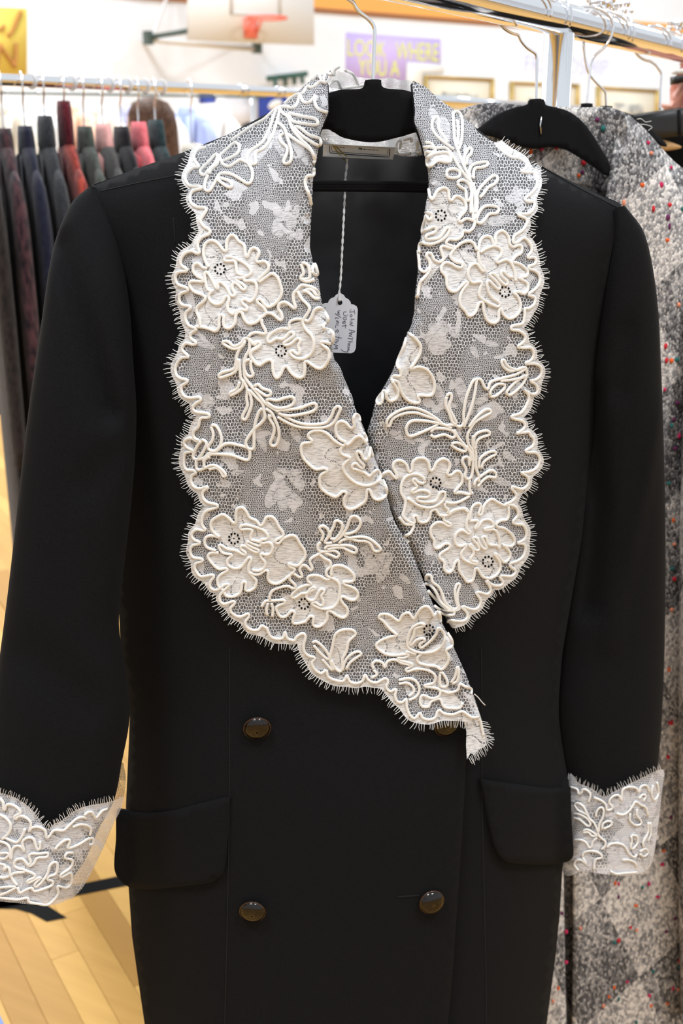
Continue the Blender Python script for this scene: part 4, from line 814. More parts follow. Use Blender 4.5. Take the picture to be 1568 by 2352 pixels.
def rosette(cx, cy, h, parent, r1=11.5, r2=2.5, n=9):
    mb = MB()
    for k in range(n+1):
        a = 2*math.pi*k/n; x, y = (cx+r1*math.cos(a), cy+r1*math.sin(a)) if k < n else (cx, cy)
        t = np.linspace(0, 2*math.pi, 9)[:-1]; rr = r2 if k < n else r2*0.6
        q = np.stack([x+rr*np.cos(t), y+rr*1.15*np.sin(t)], -1); w = h(q[:,0], q[:,1])+0.0005
        mb.add(CP(q[:,0], q[:,1], w), [tuple(range(8))])
    mb.build('eyelet_rosette', M['wool'], parent)
lapL = lapel(BORDER_L, -1, ROLL_L[:-1], topL, hLL, CORDS_L,
    find(CORDS_L, 'A1 535,560', 'A1 520,570', 'A2 0,1290', 'A4 1000,830', 'A4 1195,540', 'A6 440,440', 'A6 430,625', 'A7 840,800', 'A7 700,540', 'A8 890,460', 'A8 960,460', 'A8 1010,450', 'A8 300,590', 'A2 250,910'),
    [(668,512,44),(655,1128,50),(868,1292,46),(470,930,30)],
    [(468,512,16,7,40),(520,470,10,6,0),(500,560,18,7,-20),(600,1010,30,10,70),(560,880,22,8,10),(680,1000,22,9,60),(520,1110,16,7,30),(545,1085,14,6,-10),(470,790,26,9,20),(690,1300,22,8,10),(850,1250,14,6,30),(640,330,34,12,70),(690,350,34,10,60),(600,350,40,10,-45),(930,1330,16,7,40),(560,745,26,10,30)])
topR = np.array([(1134,327),(1099,305),(1083,284),(1054,262),(1038,248),(1011,231),(977,199),(946,184)], float)[::-1]
lapR = lapel(BORDER_R, 1, ROLL_R, topR, hRR, CORDS_R,
    find(CORDS_R, 'B3 500,705', 'B3 480,720', 'B4 345,90', 'B4 215,480', 'B5 100,360', 'B5 470,390 440', 'B6 430,320', 'B6 380,310', 'B6 720,370', 'B2 200,950'),
    [(1010,775,48),(1190,450,26),(1230,400,20)],
    [(1150,505,32,12,-10),(1020,300,34,14,80),(1000,270,26,9,60),(1090,810,18,7,60),(1130,790,16,7,10),(1060,900,34,12,75),(1010,910,32,10,70),(1110,915,24,8,-35),(940,1010,16,7,40),(975,1020,16,7,-30),(1170,1050,20,8,40),(1150,1105,26,8,20),(1000,420,14,6,20),(910,1000,18,8,30),(1180,900,20,9,80)])
sheet('petal', catmull(trace('B3 215,180 300,90 360,60 420,80 440,185 500,150 560,165 610,220 610,300 540,410 590,450 560,560 480,620 400,640 250,660 140,640 150,540 180,400 190,250'), 7), lambda x, y: hRR(x, y)+0.0003, 16, M['toile'], lapR, CP)
for c_ in ((505,618),(645,806),(537,1237),(698,1387),(985,1448)): rosette(*c_, hLL, lapL)
for c_ in ((1159,670),(1000,1109),(1012,495),(1120,1290)): rosette(*c_, hRR, lapR)
tagit(lapL, 'left lapel covered in ivory corded lace'); tagit(lapR, 'right lapel covered in ivory corded lace')
# hanging lace tail at the tip of the left lapel
def hT(x, y): return Wb(np.minimum(x, 1080), y)+0.016-0.006*np.clip((x-1085)/40, 0, 1)
tail = sheet('lace_tail', [(1062,1600),(1086,1597),(1104,1648),(1112,1680),(1121,1704),(1112,1716),(1098,1722),(1090,1734),(1080,1730),(1072,1744),(1070,1712),(1071,1680),(1062,1650)], hT, 12, M['toile'], lapL, CP)
cords('PX 1064,1634 1080,1648 1100,1652 1106,1672 1110,1690', hT, lapL, CP, R_CORD)
te = np.array([(1105,1652),(1122,1706),(1100,1724),(1074,1746)], float); te = resample(te, 4); tn = np.gradient(te, axis=0); tn = np.stack([tn[:,1], -tn[:,0]], -1); tn /= np.linalg.norm(tn, axis=1)[:,None]; tn[:, 1] += 0.5
fringe('eyelash_fringe', te, tn, hT, lapL, CP, 17, 4.0)
cords('PX 1089,1594 1098,1602 1106,1612 1114,1620', hT, lapL, CP, 0.0004)
# ---------------- cuffs
def cuff(front, back, xl, xr, w0, hd, block, fr, label, gh=()):
    xl = np.array(xl, float); xr = np.array(xr, float)
    def s_(x, y):
        a = np.interp(y, xl[:,0], xl[:,1]); b = np.interp(y, xr[:,0], xr[:,1]); return np.sqrt(np.clip(1-(2*(x-a)/(b-a)-1)**2, 0, 1))
    hf = lambda x, y: w0+hd*s_(x, y)**0.8; hb = lambda x, y: w0-hd*s_(x, y)**0.8
    fp = catmull(front, 8, True)
    c = sheet('cuff', fp, lambda x, y: hf(x, y)-0.0008, 14, M['net_dense'], coat, CP); tagit(c, label)
    sheet('cuff_back', catmull(back, 10, True), hb, 16, M['net_dense'], c, CP)
    for g in gh: ghost(*g, hf, c, CP)
    cords(block, hf, c, CP, 0.00115)
    e = resample(np.array(fr, float), 4); n = np.gradient(gsmooth(e, 8, 4), axis=0); n = np.stack([n[:,1], -n[:,0]], -1); n /= np.linalg.norm(n, axis=1)[:,None]; n[:, 1] -= 0.4
    fringe('eyelash_fringe', e, n, hf, c, CP, 13, 5.0)
frL = [(-62,1802),(-20,1812),(0,1820),(30,1830),(52,1842),(75,1862),(95,1888),(110,1904),(130,1893),(150,1878),(175,1860),(205,1850),(235,1845),(264,1838)]
cuff(frL+[(284,1828),(276,1862),(256,1900),(236,1950),(206,2010),(185,2045),(160,2065),(115,2080),(60,2076),(0,2070),(-43,2064)],
     [(-63,1770),(80,1775),(200,1768),(274,1750),(284,1760),(289,1790),(284,1830),(270,1870),(236,1950),(206,2010),(180,2046),(110,2068),(0,2058),(-44,2050)],
     [(1740,-64),(1860,-62),(1950,-58),(2010,-50),(2085,-40)], [(1740,285),(1790,290),(1830,286),(1862,278),(1900,258),(1950,238),(2010,208),(2050,186),(2085,160)], -0.004, 0.046, CORDS_CL, frL, 'ivory lace turned back cuff on the left', [(30,1880,42),(75,1950,58),(30,2005,42),(125,2020,50),(150,1920,44),(205,1885,32)])
frR = [(1303,1788),(1330,1800),(1360,1812),(1386,1830),(1410,1818),(1440,1803),(1480,1783),(1500,1773),(1520,1767)]
cuff(frR+[(1525,1775),(1520,1815),(1514,1870),(1508,1920),(1498,1975),(1482,2000),(1440,2012),(1390,2008),(1340,2001),(1290,1996)],
     [(1300,1760),(1400,1755),(1500,1745),(1511,1730),(1518,1745),(1525,1772),(1514,1870),(1496,1978),(1440,1998),(1340,1990),(1290,1985)],
     [(1730,1290),(2020,1283)], [(1725,1514),(1770,1527),(1815,1522),(1870,1516),(1920,1510),(1975,1500),(2015,1488)], -0.118, 0.042, CORDS_CR, frR, 'ivory lace turned back cuff on the right', [(1345,1965,42),(1420,1965,42),(1485,1845,36),(1335,1850,30),(1480,1930,34),(1420,1860,32)])
# ---------------- collar behind the neck, label
def hC(x, y): return -0.097+0.034*np.abs(2*(np.asarray(x, float)-735)/(240)-1)**2.2-0.0025*np.sin(np.asarray(x, float)/5.0)
col_poly = [(748,196),(757,172),(768,160),(785,166),(800,168),(820,176),(850,180),(872,181),(895,178),(920,184),(940,184),(952,200),(962,260),(972,310),(974,352),(930,358),(909,354),(880,349),(820,344),(770,336),(742,330),(735,300)]
collar = sheet('collar', catmull(col_poly, 6, True), hC, 6, M['toile_sheer'], coat, CP); tagit(collar, 'gathered ivory lace collar behind the neck')
sheet('collar_layer', catmull([(x, y+2) for x, y in col_poly], 6, True), lambda x, y: hC(x, y)-0.003, 14, M['net'], collar, CP)
cords('''C2 60,370 90,300 160,330 200,250 290,190 330,240 350,300
C2 360,300 430,290 560,270 640,260 690,230
C2 400,60 500,110 550,200 570,260
C2 20,440 60,380 110,440 180,420
C2 200,90 260,130 270,60 330,20
C2 1060,1130 1070,1000 1120,970 1110,1080
C2 1060,1040 1080,1130 1150,1150 1250,1130
C2 1330,1110 1350,960 1390,1040 1380,1110 1330,1110
C2 1160,960 1260,940 1250,990''', lambda x, y: hC(x, y)+0.001, collar, CP, 0.0011)
def hB(x, y): return -0.091+0.030*np.abs(2*(np.asarray(x, float)-735)/(240)-1)**2.2
lab = sheet('label', [(743,331),(908,339),(902,367),(742,359)], hB, 8, M['label'], collar, CP); solid(lab, 0.0008); tagit(lab, 'white woven label with black border')
def label_line(pts, r): 
    p = resample(np.array(pts, float), 4); MB().tube(CP(p[:,0], p[:,1], hB(p[:,0], p[:,1])+0.0004), r, 4).build('print', M['print'], collar)
label_line([(757,332),(757,351),(830,357),(894,361),(895,340)], 0.00035); label_line([(761,333),(762,348),(830,353),(890,357),(891,341)], 0.0002)
for k in range(11): label_line([(770+k*1.9, 333+0.3*k), (771+k*1.9, 338+0.2*k)], 0.00025) if k % 4 else None
for k in range(22): label_line([(822+k*2.1, 338+0.12*k), (823+k*2.1+random.uniform(-1, 1), 343.5+0.12*k)], 0.0003) if k % 5 else None
# ------------------------------------------------------------------ front hanger
def hang_w(x, y):
    x = np.asarray(x, float); gap = 0.008+0.10*np.clip(seg_dist(xy(x, y), silc)/90, 0, 1)**0.7
    k = np.clip((np.abs(x-857)-95)/70, 0, 1); return -0.055*(1-k)+(Wb(x, y)-0.002-0.5*gap)*k
hg = thing('velvet_hanger', CP(np.array(857.), np.array(400.), -0.055), 'black velvet hanger inside the lace trimmed coat', 'hanger', 'black velvet hangers')
hp = catmull([(839,184),(872,183),(874,194),(884,203),(948,214),(1010,272),(1100,352),(1200,424),(1262,454),(1266,466),(1256,470),(1180,448),(1060,386),(1000,322),(962,304),(915,315),(855,327),(790,317),(738,297),(640,352),(500,420),(436,446),(426,438),(432,426),(500,390),(650,300),(752,216),(826,204),(837,194)], 7, True)
o = sheet('body', hp, lambda x, y: hang_w(x, y)+0.003*np.cos((x-857)/60)*np.exp(-((x-857)/110)**2), 18, M['velvet'], hg, CP); solid(o, 0.005, 0)
p = catmull([(470,408),(490,424),(720,427),(980,430),(1180,440),(1215,425)], 20)
bar = MB()
for dy in (-6, 0, 6): bar.tube(CP(p[:,0], p[:,1]+dy, -0.058), 0.0026, 8)
bar.build('trouser_bar', M['velvet'], hg)
MB().tube(CP(np.array([835.,833.,830.]), np.array([242.,262.,282.]), np.full(3, -0.0515)), np.array([0.0011,0.0013,0.0007]), 6).build('clip_edge', M['chrome_soft'], hg)
q = np.array([(834,235),(872,233),(876,240),(874,290)], float)
MB().tube(CP(q[:,0], q[:,1], -0.0525), 0.0006, 5).build('clip_outline', M['black_plastic'], hg)

# ------------------------------------------------------------------ price tag on string
tagw = lambda x, y: np.full(np.shape(x), -0.030)
tg = thing('price_tag', CP(np.array(780.), np.array(812.), -0.03), 'white scalloped paper tag with handwritten ink hanging on a string in the neckline', 'tag')
tp_ = trace('C1 430,662 530,630 590,630 620,560 680,500 750,480 800,420 860,385 930,380 1000,420 1045,490 1120,530 1170,590 1190,660 1260,670 1330,710 1360,790 1350,1000 1330,1400 1310,1790 1270,1880 1190,1920 720,1900 430,1890')
hole = trace('C1 900,548 950,570 970,615 950,665 900,688 855,665 838,615 855,570')
out2 = np.vstack([tp_[:9], hole[0:1]*0+tp_[8:9]])
# ring the hole: cut the sheet open along a hair slit from the top scallop to the hole
poly = np.vstack([tp_[:9]+[[0, 0]]*9, [tp_[8]+[0.02, 0]], [hole[0]-[0.02, 0]], hole[::-1][:-1], [hole[1]], [hole[0]+[0.03, 0]], [tp_[8]+[0.06, 0]], tp_[9:]])
o = sheet('paper', poly, tagw, 10, M['paper'], tg, CP); solid(o, 0.0005)
for q_ in o.data.polygons: q_.use_smooth = False
INK = '''C1 1270,790 1280,860 1290,915|C1 1280,850 1200,850 1160,865 1158,830 1190,780|C1 1215,930 1180,920 1160,950 1180,975 1215,965 1215,930|C1 1275,1045 1175,1030|C1 1200,1040 1215,1070 1200,1090 1160,1085|C1 1150,1130 1230,1135 1150,1180 1245,1205
C1 1130,1310 1290,1360 1140,1400|C1 1200,1320 1200,1390|C1 1130,1395 1215,1425 1130,1465 1220,1480|C1 1235,1500 1210,1600|C1 1225,1550 1100,1530|C1 1230,1625 1110,1610|C1 1160,1620 1170,1650 1100,1660|C1 1150,1690 1110,1690 1110,1720 1150,1730 1160,1705 1150,1690|C1 1090,1755 1150,1765 1100,1800 1150,1815|C1 1150,1830 1090,1840 1110,1880 1000,1870 930,1820
C1 1070,850 1000,860 1000,930 1070,960 1100,920|C1 1060,1000 1000,990 985,1030 1040,1060 1070,1040 1060,1000|C1 1040,1090 980,1100 980,1140 1040,1140 1030,1095 970,1160|C1 1075,1200 950,1220|C1 1040,1170 1045,1280
C1 910,820 850,830 845,860 890,870 840,890 860,920 905,905|C1 770,890 935,1000|C1 870,1020 790,1000 790,1035|C1 870,1090 800,1080 880,1130 800,1140|C1 870,1190 800,1190 790,1240 800,1260|C1 830,1300 870,1350 850,1380 800,1330 790,1390|C1 950,1530 780,1490|C1 880,1460 870,1560|C1 860,1570 790,1560|C1 850,1580 860,1610 830,1615 790,1600|C1 830,1650 770,1640|C1 740,1690 850,1720 780,1750 850,1790 740,1800|C1 500,745 540,755|C1 530,830 545,835'''
for ln in INK.splitlines():
    mb = MB()
    for s in ln.split('|'):
        t_ = trace(s); t_ = catmull(t_, 1.2) if len(t_) > 2 else t_
        mb.tube(CP(t_[:,0], t_[:,1], -0.0298), 0.00017, 4)
    mb.build('handwriting', M['ink'], tg)
sp = catmull([(797,366),(796,385),(793,410),(792,437),(789,500),(785,580),(782,640),(778,680),(779,692)], 3)
sw = np.interp(sp[:,1], [366,440,560,690], [-0.082,-0.072,-0.045,-0.0285])
for ph in (0, math.pi):
    a = np.arange(len(sp))*0.55+ph
    MB().tube(CP(sp[:,0]+1.5*np.cos(a), sp[:,1], sw+0.0006*np.sin(a)), 0.00062, 5).build('string', M['thread'], tg)
pn = catmull([(762,330),(772,345),(790,366),(797,371),(799,364),(788,352),(768,334)], 3)
MB().tube(CP(pn[:,0], pn[:,1], hB(pn[:,0], pn[:,1])+0.002), 0.0005, 6).build('safety_pin', M['gold'], tg)

# ------------------------------------------------------------------ main clothes rack
A0 = CP(np.array(843.), np.array(-66.), -0.055); ZR = float(A0[2]); A1 = at_z(np.array(1568.), np.array(114.), ZR)
RD = (A1-A0); RD[2] = 0; RD /= np.linalg.norm(RD); RQ = np.array([RD[1], -RD[0], 0])
def rail_at(px, py=None):
    """point of the main rail that shows in photo column px"""
    d = ray(px, 100.0); k = d[0]/d[1]; t = (k*A0[1]-A0[0])/(RD[0]-k*RD[1]); return A0+RD*t
rk = thing('clothes_rack', (rail_at(1283)[0], rail_at(1283)[1], 0), 'chrome rolling clothes rack carrying the black lace coat and the tweed coat', 'rack')
RR = 0.0185
e0 = A0-RD*0.16; e1 = A0+RD*2.3
MB().tube([e0, A0, A1, e1], RR, 28).build('rail', M['chrome'], rk)
MB().tube([e1, e1-RD*0.012], RR*1.25, 20).build('rail_cap', M['chrome_soft'], rk); MB().tube([e0, e0+RD*0.012], RR*1.25, 20).build('rail_cap', M['chrome_soft'], rk)
up = rail_at(1283); up2 = e1-RD*0.2
for u in (up, up2):
    MB().tube([u-[0,0,RR*0.8], [u[0], u[1], 0.12]], 0.0172, 28).build('upright', M['chrome'], rk)
    b0, b1 = u.copy(), u.copy(); b0[2] = b1[2] = 0.11
    b0 = b0-RQ*0.28; b1 = b1+RQ*0.28
    MB().tube([b0, b1], 0.0148, 16).build('foot', M['chrome'], rk)
    for b in (b0, b1):
        cs = MB().tube([b-[0,0,0.005], b-[0,0,0.05]], 0.006, 8).build('caster', M['chrome_soft'], rk)
        MB().tube([b-RQ*0.012-[0,0,0.073], b+RQ*0.012-[0,0,0.073]], 0.035, 16).build('wheel', M['black_plastic'], cs)
b0 = up.copy(); b1 = up2.copy(); b0[2] = b1[2] = 0.11
MB().tube([b0, b1], 0.0125, 16).build('base_bar', M['chrome'], rk)
print('rail dir deg', math.degrees(math.atan2(RD[0], RD[1])), 'z', ZR, 'upright', up)

def rail_hook(stem, plane, w, r, parent, side):
    """wire from the hanger neck up along the traced stem, then over the rail (side -1: passes left of it)"""
    k = ((plane.c-A0)@plane.n+w)/(RD@plane.n); C = A0+RD*k; cs = abs(RD@plane.n)
    sa, sb = (RR+r+0.0012)/cs, RR+r+0.0012
    s = catmull(stem, 4); q = plane(s[:,0], s[:,1], np.full(len(s), w)); d = q-C
    n = np.sqrt(((d@plane.t)/sa)**2+(d[:,2]/sb)**2); keep = int(np.argmax(n < 1.12)) if (n < 1.12).any() else len(q)
    q = q[:max(keep, 4)]; e = q[-1]-C; a0 = math.degrees(math.atan2(e[2]/sb, (e@plane.t)/sa)); n0 = max(1.0, math.hypot(e[2]/sb, (e@plane.t)/sa))
    if side < 0: a0 = a0+360 if a0 < 0 else a0; a = np.linspace(a0, -15, 34)[1:]
    else: a = np.linspace(a0, 195, 34)[1:]
    f = n0+(1-n0)*np.clip(np.arange(1, 34)/12.0, 0, 1); a = np.radians(a)
    loop = C+(f*sa*np.cos(a))[:,None]*plane.t+(f*sb*np.sin(a))[:,None]*np.array([0,0,1.])
    MB().tube(catmull(np.vstack([q[::3], loop]), 0.002), r, 10).build('hook', M['chrome'], parent)
rail_hook([(856,190),(858,120),(860,70),(858,60),(848,46),(826,28),(814,12),(806,-10),(796,-30)], CP, -0.055, 0.00165, hg, -1)
# ------------------------------------------------------------------ tweed coat on the next hanger
TH = rail_at(1196); TH[2] = float(at_depth(np.array(1232.), np.array(235.), TH[1])[2])
TP = Plane(1232, 235, TH[1]+0.012, 20)
def tweed_mat():
    m = mat('multicolour_boucle_tweed', (0.3,0.3,0.3), 0.95); b = m.node_tree.nodes['Principled BSDF']; b.inputs['Specular IOR Level'].default_value = 0.15
    uv = N(m, 'ShaderNodeUVMap')
    # large blocks of the plaid, woven on the slant
    mp = N(m, 'ShaderNodeMapping'); mp.inputs['Rotation'].default_value = (0,0,math.radians(33)); mp.inputs['Scale'].default_value = (6.2,4.6,1); mp.inputs['Location'].default_value = (0.3,0.15,0); L(m, uv.outputs[0], mp.inputs['Vector'])
    ck = N(m, 'ShaderNodeTexChecker'); ck.inputs['Scale'].default_value = 1.0; L(m, mp.outputs[0], ck.inputs['Vector'])
    dn = N(m, 'ShaderNodeTexNoise'); dn.inputs['Scale'].default_value = 7; dn.inputs['Detail'].default_value = 2; L(m, uv.outputs[0], dn.inputs['Vector'])
    # knit stitches
    mp2 = N(m, 'ShaderNodeMapping'); mp2.inputs['Scale'].default_value = (215,140,1); mp2.inputs['Rotation'].default_value = (0,0,0.5); L(m, uv.outputs[0], mp2.inputs['Vector'])
    v = N(m, 'ShaderNodeTexVoronoi', voronoi_dimensions='2D'); v.inputs['Scale'].default_value = 1.0; v.inputs['Randomness'].default_value = 0.8; L(m, mp2.outputs[0], v.inputs['Vector'])
    sep = N(m, 'ShaderNodeSeparateColor'); L(m, v.outputs['Color'], sep.inputs[0])
    base = math_n(m, 'ADD', math_n(m, 'MULTIPLY', math_n(m, 'SUBTRACT', ck.outputs['Fac'], 0.5), 0.26), math_n(m, 'MULTIPLY', math_n(m, 'SUBTRACT', dn.outputs['Fac'], 0.5), 0.55))
    val = math_n(m, 'ADD', math_n(m, 'ADD', base, math_n(m, 'MULTIPLY', math_n(m, 'SUBTRACT', sep.outputs[0], 0.5), 0.52)), 0.50)
    val = math_n(m, 'SUBTRACT', val, math_n(m, 'MULTIPLY', v.outputs['Distance'], 0.24))
    r = N(m, 'ShaderNodeValToRGB'); e = r.color_ramp.elements; e[0].position = 0.08; e[0].color = (0.075,0.072,0.074,1); e[1].position = 0.95; e[1].color = (0.92,0.88,0.83,1)
    k = r.color_ramp.elements.new(0.38); k.color = (0.31,0.30,0.30,1); k = r.color_ramp.elements.new(0.62); k.color = (0.62,0.58,0.55,1)
    L(m, val, r.inputs['Fac']); L(m, r.outputs['Color'], b.inputs['Base Color'])
    bp = N(m, 'ShaderNodeBump'); bp.inputs['Strength'].default_value = 0.6; bp.inputs['Distance'].default_value = 0.0015; bp.invert = True
    L(m, v.outputs['Distance'], bp.inputs['Height']); L(m, bp.outputs['Normal'], b.inputs['Normal'])
    return m
M['tweed'] = tweed_mat()
tw = thing('tweed_coat', TP(np.array(1400.), np.array(2435.), 0), 'grey boucle tweed coat with bright coloured flecks hanging behind the black coat', 'coat')
TT = np.array([(820,520),(880,440),(960,350),(1010,300),(1050,262),(1090,243),(1130,238),(1200,245),(1310,250),(1350,250),(1390,246),(1440,266),(1475,300),(1510,340),(1545,378),(1600,412),(1660,450),(1700,500)], float)
def tW(x, y):
    x = np.asarray(x, float); y = np.asarray(y, float); u = np.clip(np.abs((x-1270)/ (430+0*y)), 0, 1.05)
    w = 0.045-0.06*u**4-0.055*np.exp(-np.maximum(y-np.interp(x, TT[:,0], TT[:,1]), 0)/70.)
    w += 0.010*np.sin(x/42.+y/900.)*np.clip((y-900)/900, 0, 1)
    return w
# back panel (inside seen under the hanger), right front, left front, sleeves, collar
back_poly = np.vstack([TT, [(1700,1400),(1690,2440),(860,2440),(820,1400)]])
tb = sheet('back_panel', back_poly, lambda x, y: tW(x, y)-0.012-0.042*np.clip(seg_dist(xy(x, y), np.vstack([back_poly, back_poly[:1]]))/80, 0, 1), 30, M['tweed'], tw, TP, 24); solid(tb, 0.004, 1)
tr_ = sheet('front_panel', [(1400,248),(1425,270),(1420,300),(1412,350),(1405,400),(1398,440),(1378,560),(1352,800),(1330,1200),(1322,1800),(1318,2352),(1316,2440),(1690,2440),(1700,1400),(1700,500),(1660,450),(1600,412),(1545,378),(1510,340),(1475,300),(1440,266)], tW, 26, M['tweed'], tw, TP, 16); solid(tr_, 0.005)
tl_ = sheet('front_panel', [(1090,243),(1100,300),(1140,420),(1200,600),(1250,900),(1275,1300),(1290,1800),(1300,2352),(1306,2440),(860,2440),(820,1400),(820,520),(880,440),(960,350),(1010,300),(1050,262)], lambda x, y: tW(x, y)-0.006, 26, M['tweed'], tw, TP, 16); solid(tl_, 0.005)
tc_ = sheet('collar', catmull([(1052,268),(1068,250),(1100,240),(1135,238),(1180,244),(1240,252),(1310,250),(1350,250),(1392,246),(1428,262),(1440,290),(1425,340),(1410,400),(1395,440),(1340,425),(1250,430),(1160,400),(1100,330),(1060,300)], 10, True), lambda x, y: -0.012+0.037*np.clip(np.abs((x-1240)/185), 0, 1)**3, 20, M['tweed'], tw, TP); solid(tc_, 0.005)
def tsleeve(rows):
    rows = catmull(np.array(rows, float), 40); R = []; UVs = []
    for (lx, ly, rx, ry, w0, hd) in rows:
        a = np.arange(28)*2*math.pi/28; x = (lx+rx)/2+(rx-lx)/2*np.cos(a); y = (ly+ry)/2+(ry-ly)/2*np.cos(a); R.append(TP(x, y, w0+hd*np.sin(a))); UVs.append(np.stack([x+90*np.sin(a), y], -1)/1000+1)
    K = 28; V = np.vstack(R); Fc = [(i*K+j, i*K+(j+1) % K, (i+1)*K+(j+1) % K, (i+1)*K+j) for i in range(len(R)-1) for j in range(K)]
    mesh('sleeve', V, Fc, M['tweed'], tw, uvs=np.vstack(UVs))
tsleeve([(1640,440,1672,462,-0.01,0.01),(1600,560,1740,560,0.01,0.035),(1575,800,1770,800,0.03,0.045),(1560,1200,1780,1200,0.05,0.048),(1558,1600,1785,1600,0.055,0.048),(1558,2000,1780,2000,0.06,0.045),(1562,2330,1760,2330,0.06,0.042)])
tsleeve([(840,500,880,470,-0.01,0.01),(780,600,930,590,0.0,0.03),(760,900,940,900,0.0,0.035),(770,1400,950,1400,0.0,0.035),(790,2000,950,2000,0.0,0.032)])
# coloured wool flecks
cols = {'orange':(0.75,0.12,0.02), 'pink':(0.55,0.02,0.10), 'teal':(0.02,0.14,0.13), 'red':(0.6,0.02,0.03), 'plum':(0.14,0.02,0.09), 'coral':(0.80,0.28,0.16)}
for k, c in cols.items(): M['fleck_'+k] = mat('wool_fleck_'+k, c, 0.95)
FL = {'orange':[(1474,425),(1536,1538),(1524,1954),(1282,2270),(1546,1195),(1495,2310),(1410,2268),(1532,2305),(1460,2080),(1218,348)], 'pink':[(1518,425),(1488,328),(1540,385),(1510,2060),(1490,2030),(1535,1740),(1526,895),(1300,2140),(1420,2030),(1300,2210),(1440,2255),(1545,2270)],
      'red':[(1542,1660),(1533,1738),(1530,828),(1528,795),(1420,2160),(1500,480),(1548,1330),(1537,1660),(1340,374),(1278,338)], 'teal':[(1385,295),(1566,480),(1410,2165),(1420,2295),(1554,826),(1542,978),(1535,1110)], 'plum':[(1371,275),(1533,500),(1537,520),(1290,2098),(1420,2060),(1530,2140),(1550,2110),(1555,925),(1550,1030)], 'coral':[(1495,352),(1432,466),(1548,1250),(1270,2300),(1558,700),(1542,1400),(1385,2310)]}
for k, pts in FL.items():
    mb = MB()
    for (x, y) in list(pts)+[(random.uniform(1330, 1690), random.uniform(450, 2430)) for _ in range(16)]+[(random.uniform(1180, 1390), random.uniform(335, 420)) for _ in range(1)]:
        w = float(tW(np.array(x), np.array(y))) if not (y < 440 and x < 1400) else float(-0.012+0.037*np.clip(abs((x-1240)/185), 0, 1)**3)
        if x > 1560 and y > 600: continue
        c = TP(np.array(float(x)), np.array(float(y)), w+0.0005); mb.sphere(c, 1, 8, 6, (0.0028*random.uniform(0.7,1.2), 0.0022, 0.0036*random.uniform(0.6,1.1)))
    o = mb.build('wool_fleck', M['fleck_'+k], tw); o['kind'] = 'stuff'; o['label'] = k+' wool flecks'
# loose fibres on the shoulder
for pts in ([(1462,274),(1472,273),(1482,280),(1495,278)], [(1470,285),(1485,287),(1497,292),(1488,300)]):
    p = catmull(pts, 2); MB().tube(TP(p[:,0], p[:,1], 0.02), 0.0003, 4).build('loose_fibre', M['thread'], tw)
# its hanger
h2 = thing('velvet_hanger', TP(np.array(1232.), np.array(430.), 0.0), 'black velvet hanger inside the grey tweed coat', 'hanger', 'black velvet hangers')
hp2 = catmull([(1218,228),(1246,228),(1250,240),(1262,244),(1305,256),(1345,288),(1385,350),(1398,375),(1402,400),(1390,402),(1350,375),(1300,345),(1262,338),(1230,342),(1195,336),(1160,322),(1110,310),(1080,320),(1072,310),(1104,292),(1145,262),(1180,248),(1205,242),(1214,238)], 6, True)
o = sheet('body', hp2, lambda x, y: 0.028*np.clip(np.abs((x-1232)/165), 0, 1)**2, 16, M['velvet'], h2, TP); solid(o, 0.005, 0)
MB().tube(TP(np.array([1243.,1240.,1242.]), np.array([268.,288.,308.]), np.full(3, 0.004)), 0.0010, 6).build('clip_edge', M['chrome_soft'], h2)
rail_hook([(1231,232),(1232,180),(1232,132),(1227,122),(1208,108),(1193,88),(1187,70),(1180,55)], TP, 0.0, 0.0016, h2, -1)
def back_hanger(nx, ny, pts, lab, side):
    c = rail_at(nx); pl = Plane(nx, ny, float(c[1]), 20)
    t = thing('velvet_hanger', pl(np.array(float(nx)), np.array(ny+70.), 0.0), lab, 'hanger', 'black velvet hangers')
    b = catmull([(nx-12,ny),(nx+12,ny),(nx+14,ny+9),(nx+60,ny+22),(nx+130,ny+80),(nx+128,ny+92),(nx+50,ny+60),(nx,ny+70),(nx-50,ny+60),(nx-128,ny+92),(nx-130,ny+80),(nx-60,ny+22),(nx-14,ny+9)], 6, True)
    o = sheet('body', b, 0.0, 18, M['velvet'], t, pl); solid(o, 0.005, 0); rail_hook(pts, pl, 0.0, 0.0016, t, side)
back_hanger(1347, 238, [(1347,242),(1352,185),(1358,145),(1366,128),(1388,108),(1402,86),(1407,62),(1402,46),(1388,40)], 'black velvet hanger whose chrome hook curves right beside the upright', 1)
back_hanger(1392, 244, [(1392,248),(1390,215),(1384,205),(1360,180),(1348,158),(1342,122),(1340,92),(1350,70)], 'black velvet hanger whose neck just shows above the tweed collar', -1)

# beaded chrome rings on the rail
def beads(px, py, n, sp, lab):
    c = rail_at(px); c[2] += RR+0.004
    t = thing('beaded_ring', c, lab, 'ring', 'beaded chrome rings on the rail')
    mb = MB(); random.seed(px)
    for k in range(n): mb.sphere(c+RD*random.uniform(-sp, sp)+RQ*random.uniform(-0.010, 0.016)+np.array([0,0,random.uniform(0.0,0.014)]), random.uniform(0.0028,0.0045), 10, 7)
    o = mb.build('bead_cluster', M['chrome_soft'], t)
    a = np.linspace(-0.5, 3.6, 18); q = (c-[0,0,RR+0.004])+(RR+0.003)*(np.cos(a)[:,None]*RQ+np.sin(a)[:,None]*np.array([0,0,1.]))
    MB().tube(q, 0.0014, 8).build('ring', M['chrome'], t)
beads(1268, 12, 9, 0.016, 'beaded chrome ring on the rail just left of the upright')
beads(1368, 32, 26, 0.030, 'large cluster of chrome beads on the rail right of the upright')
beads(1418, 45, 10, 0.014, 'chrome beads on the rail beside the large cluster')
beads(1545, 74, 20, 0.024, 'cluster of chrome beads on the rail at the right edge')

